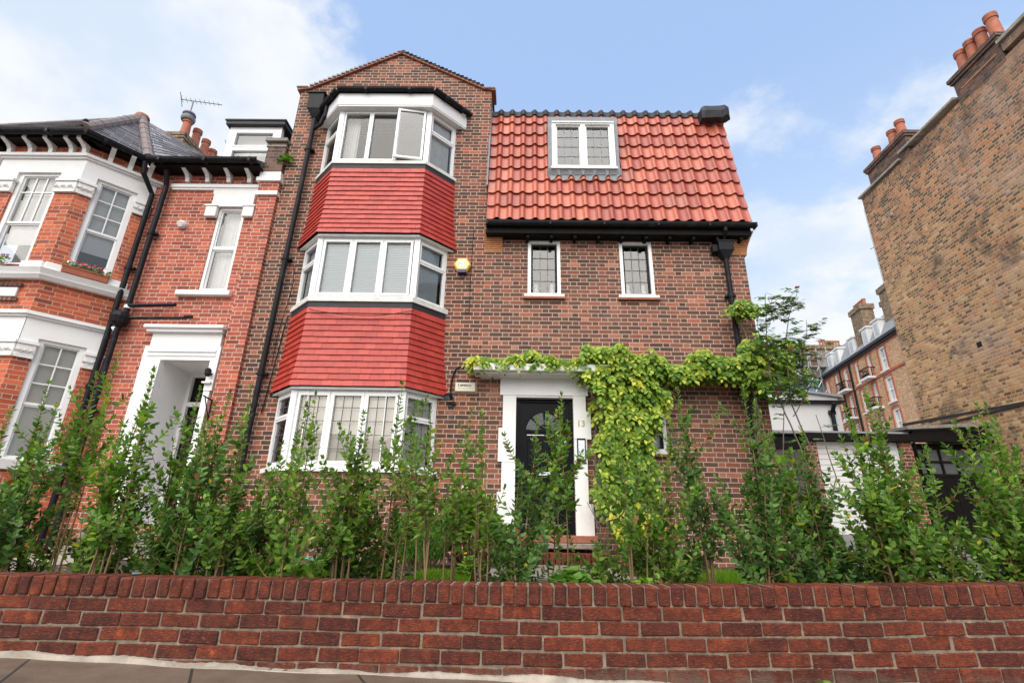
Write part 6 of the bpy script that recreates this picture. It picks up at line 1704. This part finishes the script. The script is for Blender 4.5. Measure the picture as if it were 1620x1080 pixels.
for i, (x, zt, st, sp, lm, lab) in enumerate(LOW):
    shrub(x, 4.02 + .12 * math.sin(i * 1.7), .47, .47 + (zt - .47) * .86, lab, 300 + i, max(5, st - 2), sp, .03, .95, .056, LM[lm], name='low_bush', group='low bushes between the hedge shrubs', side=1.3, cat='bush')

def tuft(x, y, z, r, h, n, label, mat, seed, leaf=.04, name='small_plant', cat='plant', flowers=None, fmat=None):
    rnd = random.Random(seed); t = thing(name, label, cat, (x, y, z)); mb = MB(); P, D_, N_, L_, Wd = [], [], [], [], []
    for i in range(n):
        a = rnd.uniform(0, 6.28); rr = r * math.sqrt(rnd.random()); hh = h * (1 - .55 * (rr / r) ** 2) * rnd.uniform(.55, 1.0)
        top = Vector((x + rr * math.cos(a), y + rr * math.sin(a), z + hh)); b0 = Vector((x + rr * .25 * math.cos(a), y + rr * .25 * math.sin(a), z))
        if i % 2 == 0: mb.tube([b0, b0.lerp(top, .5) + Vector((rr * .12 * math.cos(a), 0, 0)), top], [.004, .003, .002], 4, False)
        for q in range(5):
            b = rnd.uniform(0, 6.28); el = rnd.uniform(-.1, .7); d = Vector((math.cos(b) * math.cos(el), math.sin(b) * math.cos(el), math.sin(el)))
            P.append(top - Vector((0, 0, rnd.uniform(0, .06)))); D_.append(d); N_.append(Vector((-d.x * .3, -d.y * .3 - .3, 1))); L_.append(leaf * rnd.uniform(.7, 1.2)); Wd.append(rnd.uniform(1.1, 1.5))
    mb.build('stem', m_bark, t); leaves_mesh('foliage', P, D_, N_, L_, Wd, mat, t)
    for (fx, fy, fz, fr_) in (flowers or []):
        mb = MB(); fr2 = random.Random(seed + int(fx * 100))
        for i in range(26):
            th = fr2.uniform(0, 6.28); ph = fr2.uniform(-.4, 1.5); c = Vector((fx + fr_ * math.cos(th) * math.cos(ph), fy + fr_ * math.sin(th) * math.cos(ph), fz + fr_ * math.sin(ph) * .8)); s = fr_ * .42
            u = Vector((fr2.uniform(-1, 1), fr2.uniform(-1, 1), fr2.uniform(-1, 1))).normalized(); v = u.cross(Vector((.3, 1, .2))).normalized()
            mb.mesh([tuple(c + u * s), tuple(c + v * s), tuple(c - u * s), tuple(c - v * s), tuple(c + u.cross(v) * s * .4)], [(0, 1, 4), (1, 2, 4), (2, 3, 4), (3, 0, 4)])
        mb.build('flower_head', fmat, t)
    return t

tuft(-.55, 6.55, .47, .50, .92, 300, 'rounded lime green bush with pale pink flower heads left of the door steps', m_leaf_lime, 21, .085, 'hydrangea_bush', 'bush', [(-.98, 6.2, 1.05, .055), (-.62, 6.2, 1.36, .05), (-.55, 6.22, 1.33, .04)], m_palepink)
tuft(-.42, 5.2, .47, .16, .24, 50, 'small clump with tiny yellow flowers on the grass by the steps', m_leaf_lime, 22, .04, 'yellow_flower', 'plant', [(-.47, 5.08, .70, .012), (-.38, 5.1, .66, .012), (-.33, 5.12, .72, .012)], m_yellowpetal)
tuft(.35, 3.60, .55, .15, .14, 24, 'green weed leaning on the coping in front of the path', m_leaf_tip, 23, .075, 'wall_weed', 'weed')
tuft(.78, 3.52, .56, .10, .09, 14, 'small weed on the coping right of the path', m_leaf_lime, 24, .06, 'wall_weed', 'weed')
tuft(1.42, 3.42, .60, .055, .055, 7, 'bright green sprig on top of the wall below the low bushes', m_leaf_tip, 25, .05, 'wall_weed', 'weed')
tuft(2.18, 3.42, .62, .05, .05, 6, 'little sprig lying over the right part of the coping', m_leaf_lime, 26, .04, 'wall_weed', 'weed')
tuft(1.66, 3.10, .115, .075, .09, 11, 'round leaved weed growing at the foot of the wall on the pavement', m_leaf_tip, 27, .045, 'pavement_weed', 'weed')
tuft(.80, 3.14, .14, .02, .015, 5, 'tiny weed in the joint at the foot of the wall', m_leaf_tip, 28, .015, 'pavement_weed', 'weed')
tuft(-4.58, 7.95, 7.45, .13, .25, 30, 'green fern growing high in the joint between the two houses', m_leaf, 29, .06, 'wall_fern', 'fern')
tuft(.10, 6.6, .47, .16, .30, 40, 'leafy plant at the left end of the steps', m_leaf_blue, 31, .06)
tuft(-1.95, 5.6, .47, .22, .22, 60, 'low leafy bed plant on the lawn before the bay', m_leaf_blue, 32, .06)
tuft(-2.5, 4.7, .47, .28, .36, 70, 'low rose like plant with one red flower at the left end of the lawn', m_leaf_rose, 33, .05, 'small_plant', 'plant', [(-2.3, 4.6, .95, .025)], m_pink)

def rosemary():
    t = thing('rosemary_bush', 'bright green needle leaved bush at the right foot of the bay', 'bush', (-1.05, 6.1, .47)); rnd = random.Random(8); P, D_, N_, L_, Wd = [], [], [], [], []; mb = MB()
    for i in range(260):
        a = rnd.uniform(0, 6.28); r = .34 * math.sqrt(rnd.random()); h = (.66 - .9 * r * r) * rnd.uniform(.7, 1.0); b0 = Vector((-1.05 + r * .5 * math.cos(a), 6.1 + r * .5 * math.sin(a), .47)); tp = Vector((-1.05 + r * 1.2 * math.cos(a), 6.1 + r * 1.1 * math.sin(a), .47 + h))
        if i % 4 == 0: mb.tube([b0, tp], [.004, .002], 4, False)
        for q in range(26):
            f = .25 + .75 * q / 26; c = b0.lerp(tp, f); b = rnd.uniform(0, 6.28); d = Vector((math.cos(b) * .5, math.sin(b) * .5, .9)); P.append(c); D_.append(d); N_.append(Vector((math.sin(b), -1, .2))); L_.append(.042 * rnd.uniform(.7, 1.2)); Wd.append(1.0)
    mb.build('stem', m_bark, t); leaves_mesh('foliage', P, D_, N_, L_, Wd, m_leaf_rosemary, t, NEEDLE, NEEDLE_F)
rosemary()

def vine():
    """climber with drooping compound leaves over the canopy, the window and along the wall"""
    t = thing('climbing_vine', 'yellow green climbing vine trained over the door canopy and along the wall to the corner', 'climber', (1.9, 7.75, .47)); rnd = random.Random(77)
    P, D_, N_, L_, Wd, MI = [], [], [], [], [], []; stem = MB()
    def compound(c, mat_bias, size=1.0):
        a = rnd.uniform(-1.25, 1.25); o = Vector((math.sin(a), -math.cos(a) * .75, 0)); L = rnd.uniform(.15, .27) * size; n = rnd.randint(4, 5)
        m_ = 0 if rnd.random() < mat_bias else 1
        if rnd.random() < .02: m_ = 2
        for k in range(n + 1):
            f = (k + .5) / (n + .5); p = c + o * L * (f * .8) + Vector((0, 0, L * (.10 * f - .75 * f * f))); tan = (o * .8 + Vector((0, 0, .10 - 1.5 * f))).normalized(); sd = tan.cross(Vector((0, -.6, 1))).normalized()
            for q in ((-1, 1) if k < n else (0,)):
                d = tan * .55 + sd * q * .9 + Vector((0, 0, -.30)) if q else tan; P.append(p); D_.append(d); N_.append(Vector((o.x * .3 + rnd.uniform(-.3, .3), -.9 + rnd.uniform(-.2, .3), .75))); L_.append(rnd.uniform(.068, .102) * size); Wd.append(rnd.uniform(.62, .86)); MI.append(m_ if rnd.random() < .75 else 1 - min(m_, 1))
    def band(x0, x1, zf, hf, df, n, bias, size=1.0):
        for i in range(n):
            x = rnd.uniform(x0, x1); z = zf(x) + (rnd.random() ** .8) * hf(x); y = YF - .03 - rnd.random() * df(x)
            compound(Vector((x, y, z)), bias(x, z) if callable(bias) else bias, size)
    # on and over the canopy
    band(-.74, .95, lambda x: 3.38 + .02 * math.sin(x * 6), lambda x: .16 + .05 * math.sin(x * 5 + 1), lambda x: .40, 260, .6, .85)
    band(-.78, -.55, lambda x: 3.34, lambda x: .12, lambda x: .3, 22, .6, .7)
    band(1.02, 1.7, lambda x: 3.20, lambda x: .52, lambda x: .42, 210, .75)
    band(1.5, 2.9, lambda x: 3.27 + .05 * math.sin(x * 4), lambda x: .30 - .05 * (x - 1.5) + .08 * math.sin(x * 7), lambda x: .36, 330, .62)
    band(2.8, 4.15, lambda x: 3.26 + .06 * math.sin(x * 3), lambda x: .34 + .16 * max(0, x - 3.2), lambda x: .45, 400, .35)
    band(3.6, 4.35, lambda x: 2.95, lambda x: .9, lambda x: .6, 230, .22)
    # curtain hanging over and beside the ground floor window
    for i in range(640):
        z = rnd.uniform(1.25, 3.35); k = (z - 1.25) / 2.1; xl = 1.22 + .04 * math.sin(z * 7) + (.07 if 2.0 < z < 2.8 else 0); xr = 2.08 + .25 * max(0, k - .62) / .38 - (.35 * max(0, .55 - k)) + .08 * math.sin(z * 5)
        x = xl + (xr - xl) * rnd.random() ** 1.1
        bias = .85 if (k > .45 and x < 1.75) else (.45 if k > .2 else .25)
        compound(Vector((x, YF - .05 - rnd.random() * .42, z)), bias)
    for i in range(60): compound(Vector((rnd.uniform(1.25, 1.75), 7.0 + rnd.uniform(-.2, .2), rnd.uniform(.88, 1.18))), .1, .9); MI[-6:] = [2] * 6
    def st(pts, r0, r1):
        Q = []
        for i in range(len(pts) - 1):
            for k in range(4): Q.append(Vector(pts[i]).lerp(Vector(pts[i + 1]), k / 4) + Vector((rnd.uniform(-.015, .015), rnd.uniform(-.01, .01), rnd.uniform(-.01, .01))))
        Q.append(Vector(pts[-1])); n = len(Q); stem.tube(Q, [r0 + (r1 - r0) * i / n for i in range(n)], 6)
    st([(1.75, 7.55, .47), (1.45, 7.7, .9), (1.2, 7.75, 1.5), (1.15, 7.85, 2.2), (1.35, 7.85, 3.0), (1.8, 7.85, 3.35), (2.8, 7.88, 3.4), (4.0, 7.9, 3.45)], .028, .010)
    st([(1.8, 7.55, .47), (1.3, 7.6, 1.0), (1.18, 7.6, 1.6), (1.3, 7.7, 2.6), (.9, 7.75, 3.42), (0, 7.75, 3.43), (-.7, 7.75, 3.42)], .02, .007)
    st([(3.55, 7.75, .47), (3.58, 7.72, 1.6), (3.68, 7.7, 2.6), (3.62, 7.68, 3.2), (3.70, 7.70, 3.8), (3.62, 7.72, 4.2), (3.75, 7.75, 4.45)], .030, .012)
    st([(3.4, 7.7, .47), (3.62, 7.7, 1.5), (3.60, 7.72, 2.4), (3.72, 7.74, 3.3)], .02, .010)
    for i in range(14): x = rnd.uniform(1.15, 2.0); st([(x, 7.5, .47), (x + rnd.uniform(-.2, .2), 7.4, .8), (x + rnd.uniform(-.3, .3), 7.45, 1.3)], .007, .004)
    # small leafy head above the pipe near the corner
    for i in range(70): a = rnd.uniform(0, 6.28); r = .26 * math.sqrt(rnd.random()); compound(Vector((3.72 + r * math.cos(a), 7.72 + rnd.uniform(-.15, .15), 4.42 + r * .55 * math.sin(a))), .1, .75)
    stem.build('stem', m_bark_dark, t)
    leaves_mesh('foliage', P, D_, N_, L_, Wd, None, t, mats=[m_leaf_vine, m_leaf_vine_green, m_leaf_gold], mi=MI)
vine()

def rose():
    t = thing('climbing_rose', 'thin stemmed rose with small pink blooms reaching above the house corner against the sky', 'rose', (3.75, 6.7, .47)); rnd = random.Random(15); mb = MB(); P, D_, N_, L_, Wd = [], [], [], [], []; tips = []
    def cane(pts, r0, r1, leafy=.35, dens=.045, ls=.05):
        Q = []
        for i in range(len(pts) - 1):
            for k in range(5): Q.append(Vector(pts[i]).lerp(Vector(pts[i + 1]), k / 5) + Vector((rnd.uniform(-.008, .008), 0, rnd.uniform(-.008, .008))))
        Q.append(Vector(pts[-1])); n = len(Q); mb.tube(Q, [r0 + (r1 - r0) * i / n for i in range(n)], 5, False)
        for i in range(int(n * leafy), n - 1):
            if rnd.random() < .12: continue
            c = Q[i]; a = rnd.uniform(0, 6.28); o = Vector((math.cos(a), math.sin(a), rnd.uniform(-.2, .4))); L = rnd.uniform(.08, .16)
            mb.tube([c, c + o * L], [.002, .0012], 4, False)
            for k in range(5):
                p = c + o * L * (.4 + .15 * k); b = a + (1.3 if k % 2 else -1.3) * (k < 4); P.append(p); D_.append(Vector((math.cos(b), math.sin(b), -.1))); N_.append(Vector((rnd.uniform(-.4, .4), -.6, 1))); L_.append(ls * rnd.uniform(1.0, 1.6)); Wd.append(1.15)
    cane([(3.75, 6.7, .47), (3.80, 6.7, 1.5), (3.62, 6.75, 2.3), (3.48, 6.8, 3.0), (3.55, 6.8, 3.7), (3.62, 6.8, 4.25)], .014, .004, .45)
    cane([(3.78, 6.7, .47), (3.85, 6.7, 1.8), (3.68, 6.75, 2.6), (3.72, 6.7, 3.4), (3.85, 6.65, 3.9), (3.98, 6.6, 4.20)], .013, .003, .45)
    cane([(3.72, 6.75, 2.7), (3.9, 6.7, 3.2), (3.98, 6.6, 3.5), (4.02, 6.6, 3.75)], .007, .003, .2)
    cane([(3.68, 6.75, 2.4), (3.95, 6.7, 2.8), (4.05, 6.6, 3.05)], .007, .003, .2)
    cane([(3.55, 6.8, 3.2), (3.40, 6.75, 3.6), (3.42, 6.75, 3.95)], .006, .003, .2)
    cane([(3.7, 6.7, .8), (4.0, 6.6, 1.6), (3.9, 6.6, 2.4)], .01, .004, .3)
    cane([(3.6, 6.7, .6), (3.35, 6.6, 1.7), (3.5, 6.6, 2.5), (3.75, 6.6, 2.9)], .01, .004, .4)
    for k in range(20):
        b = (3.66 + rnd.uniform(-.15, .25), 6.7, rnd.uniform(2.4, 3.9)); cane([b, (b[0] + rnd.uniform(-.2, .3), 6.65, b[2] + .2), (b[0] + rnd.uniform(-.25, .4), 6.6, b[2] + .35)], .005, .002, .1)
    mb.build('stem', m_bark_dark, t); leaves_mesh('foliage', P, D_, N_, L_, Wd, m_leaf_rose, t)
    for (fx, fz, r) in ((3.985, 4.24, .030), (3.44, 3.62, .028), (3.74, 3.30, .03), (3.45, 2.68, .03), (3.95, 3.28, .025), (3.35, 2.95, .028)):
        mb = MB()
        for ring, (n, rr, zz) in enumerate(((5, 1.0, 0), (5, .7, .25), (3, .4, .4))):
            for i in range(n):
                a = 2 * math.pi * (i + ring * .5) / n; c = Vector((fx, 6.6, fz + r * zz)); o = Vector((math.cos(a), math.sin(a), .35)) * r * rr; s = Vector((-math.sin(a), math.cos(a), 0)) * r * .6 * rr
                mb.mesh([tuple(c), tuple(c + o + s), tuple(c + o * 1.35 + Vector((0, 0, r * .5))), tuple(c + o - s)], [(0, 1, 2, 3)])
        mb.build('bloom', m_pink, t)
rose()

# window boxes on the neighbour's bay
pts = nbay(.10); fr, L = frame_between(pts[2], pts[3])
wb = thing('window_box', "terracotta window box of red and white flowers on the neighbour's angled bay sill", 'planter', tuple(MB(fr).T((.53, .0, 4.76))))
mb = MB(fr); mb.bbox(.22, .84, -.06, .06, 4.752, 4.875, .008); mb.box(.21, .85, -.07, .07, 4.86, 4.885); mb.build('trough', m_planter, wb)
def box_flowers(fr, u0, u1, z, parent, cols, seed, n=44, yb=0.0):
    rnd = random.Random(seed); P, D_, N_, L_, Wd = [], [], [], [], []
    for i in range(n * 5):
        c = Vector(MB(fr).T((rnd.uniform(u0, u1), rnd.uniform(-.05, .07) + yb, z + rnd.uniform(-.01, .09)))); P.append(c); a = rnd.uniform(0, 6.28); D_.append(Vector((math.cos(a), math.sin(a), rnd.uniform(0, .8)))); N_.append(Vector((0, -.3, 1))); L_.append(.035); Wd.append(1.6)
    leaves_mesh('foliage', P, D_, N_, L_, Wd, m_leaf, parent)
    for mt, k in cols:
        mm = MB()
        for i in range(k):
            c = Vector(MB(fr).T((rnd.uniform(u0, u1), rnd.uniform(.0, .09) + yb, z + rnd.uniform(.04, .12)))); r = rnd.uniform(.013, .026)
            for q in range(7):
                a = rnd.uniform(0, 6.28); o = Vector((math.cos(a), rnd.uniform(-.6, 0), math.sin(a))) * r; s = Vector((-math.sin(a), 0, math.cos(a))) * r * .7; mm.mesh([tuple(c), tuple(c + o + s), tuple(c + o * 1.4), tuple(c + o - s)], [(0, 1, 2, 3)])
        mm.build('petals', mt, parent)
box_flowers(fr, .22, .86, 4.88, wb, [(m_redpetal, 14), (m_pink, 8), (m_whitepetal, 5)], 5)
fr, L = frame_between(pts[1], pts[2])
wb2 = thing('window_box', "pale stone window box with green and purple flowers on the neighbour's front bay sill", 'planter', tuple(MB(fr).T((.6, 0, 4.76))))
mb = MB(fr); mb.bbox(.40, .90, -.06, .07, 4.752, 4.85, .02); mb.build('trough', m_stone_planter, wb2)
box_flowers(fr, .38, .98, 4.86, wb2, [(m_magenta, 14), (m_pink, 4)], 6)

hs = thing('garden_hose', 'teal garden hose lying in loops on the soil behind the left hedge', 'hose', (-3.0, 5.4, .5))
cable([(-3.35, 5.0, .50), (-3.1, 5.25, .52), (-2.95, 5.3, .53), (-2.8, 5.45, .56), (-2.6, 5.6, .58), (-2.3, 5.75, .60), (-1.9, 5.9, .55)], .013, 'hose_pipe', hs, m_hose)
cable([(-3.3, 4.75, .50), (-3.0, 4.85, .50), (-2.75, 5.15, .52), (-2.85, 5.4, .54)], .012, 'hose_pipe', hs, m_hose)

def grass():
    rnd = np.random.RandomState(4); Pp = []
    def patch(x0, x1, y0, y1, n): Pp.append(np.c_[rnd.uniform(x0, x1, n), rnd.uniform(y0, y1, n)])
    patch(-2.6, -1.6, 4.3, 6.3, 6500); patch(-.95, -.42, 4.6, 5.6, 2200); patch(1.3, 4.25, 4.3, 6.2, 9000); patch(4.35, 6.2, 4.2, 5.4, 5000)
    A = np.concatenate(Pp); n = len(A); z = np.array([.475 + .02 * math.sin(a * 2.1) * math.sin(b * 1.7) for a, b in A]); P = np.c_[A, z]
    a = rnd.uniform(0, 6.28, n); D_ = np.c_[np.cos(a) * .35, np.sin(a) * .35, np.ones(n)]; N_ = np.c_[-np.sin(a), np.cos(a), np.zeros(n)]
    o = leaves_mesh('grass', P, D_, N_, rnd.uniform(.04, .09, n), np.full(n, .7), m_grass, None, NEEDLE, NEEDLE_F)
    props(o, 'bright green grass strips growing behind the hedge', 'grass', kind='stuff')
grass()
def litter():
    rnd = np.random.RandomState(9); n = 1500; P = np.c_[rnd.uniform(-5, 4.2, n), rnd.uniform(3.5, 7.6, n), np.full(n, .49)]; a = rnd.uniform(0, 6.28, n)
    D_ = np.c_[np.cos(a), np.sin(a), rnd.uniform(-.1, .3, n)]; N_ = np.c_[rnd.uniform(-.5, .5, n), rnd.uniform(-.5, .5, n), np.ones(n)]
    o = leaves_mesh('leaf_litter', P, D_, N_, rnd.uniform(.02, .045, n), np.full(n, 1.2), plain('dry leaf litter', (.20, .12, .05), .8, .5, 40), None)
    props(o, 'dry fallen leaves scattered over the garden soil', 'leaf litter', kind='stuff')
litter()
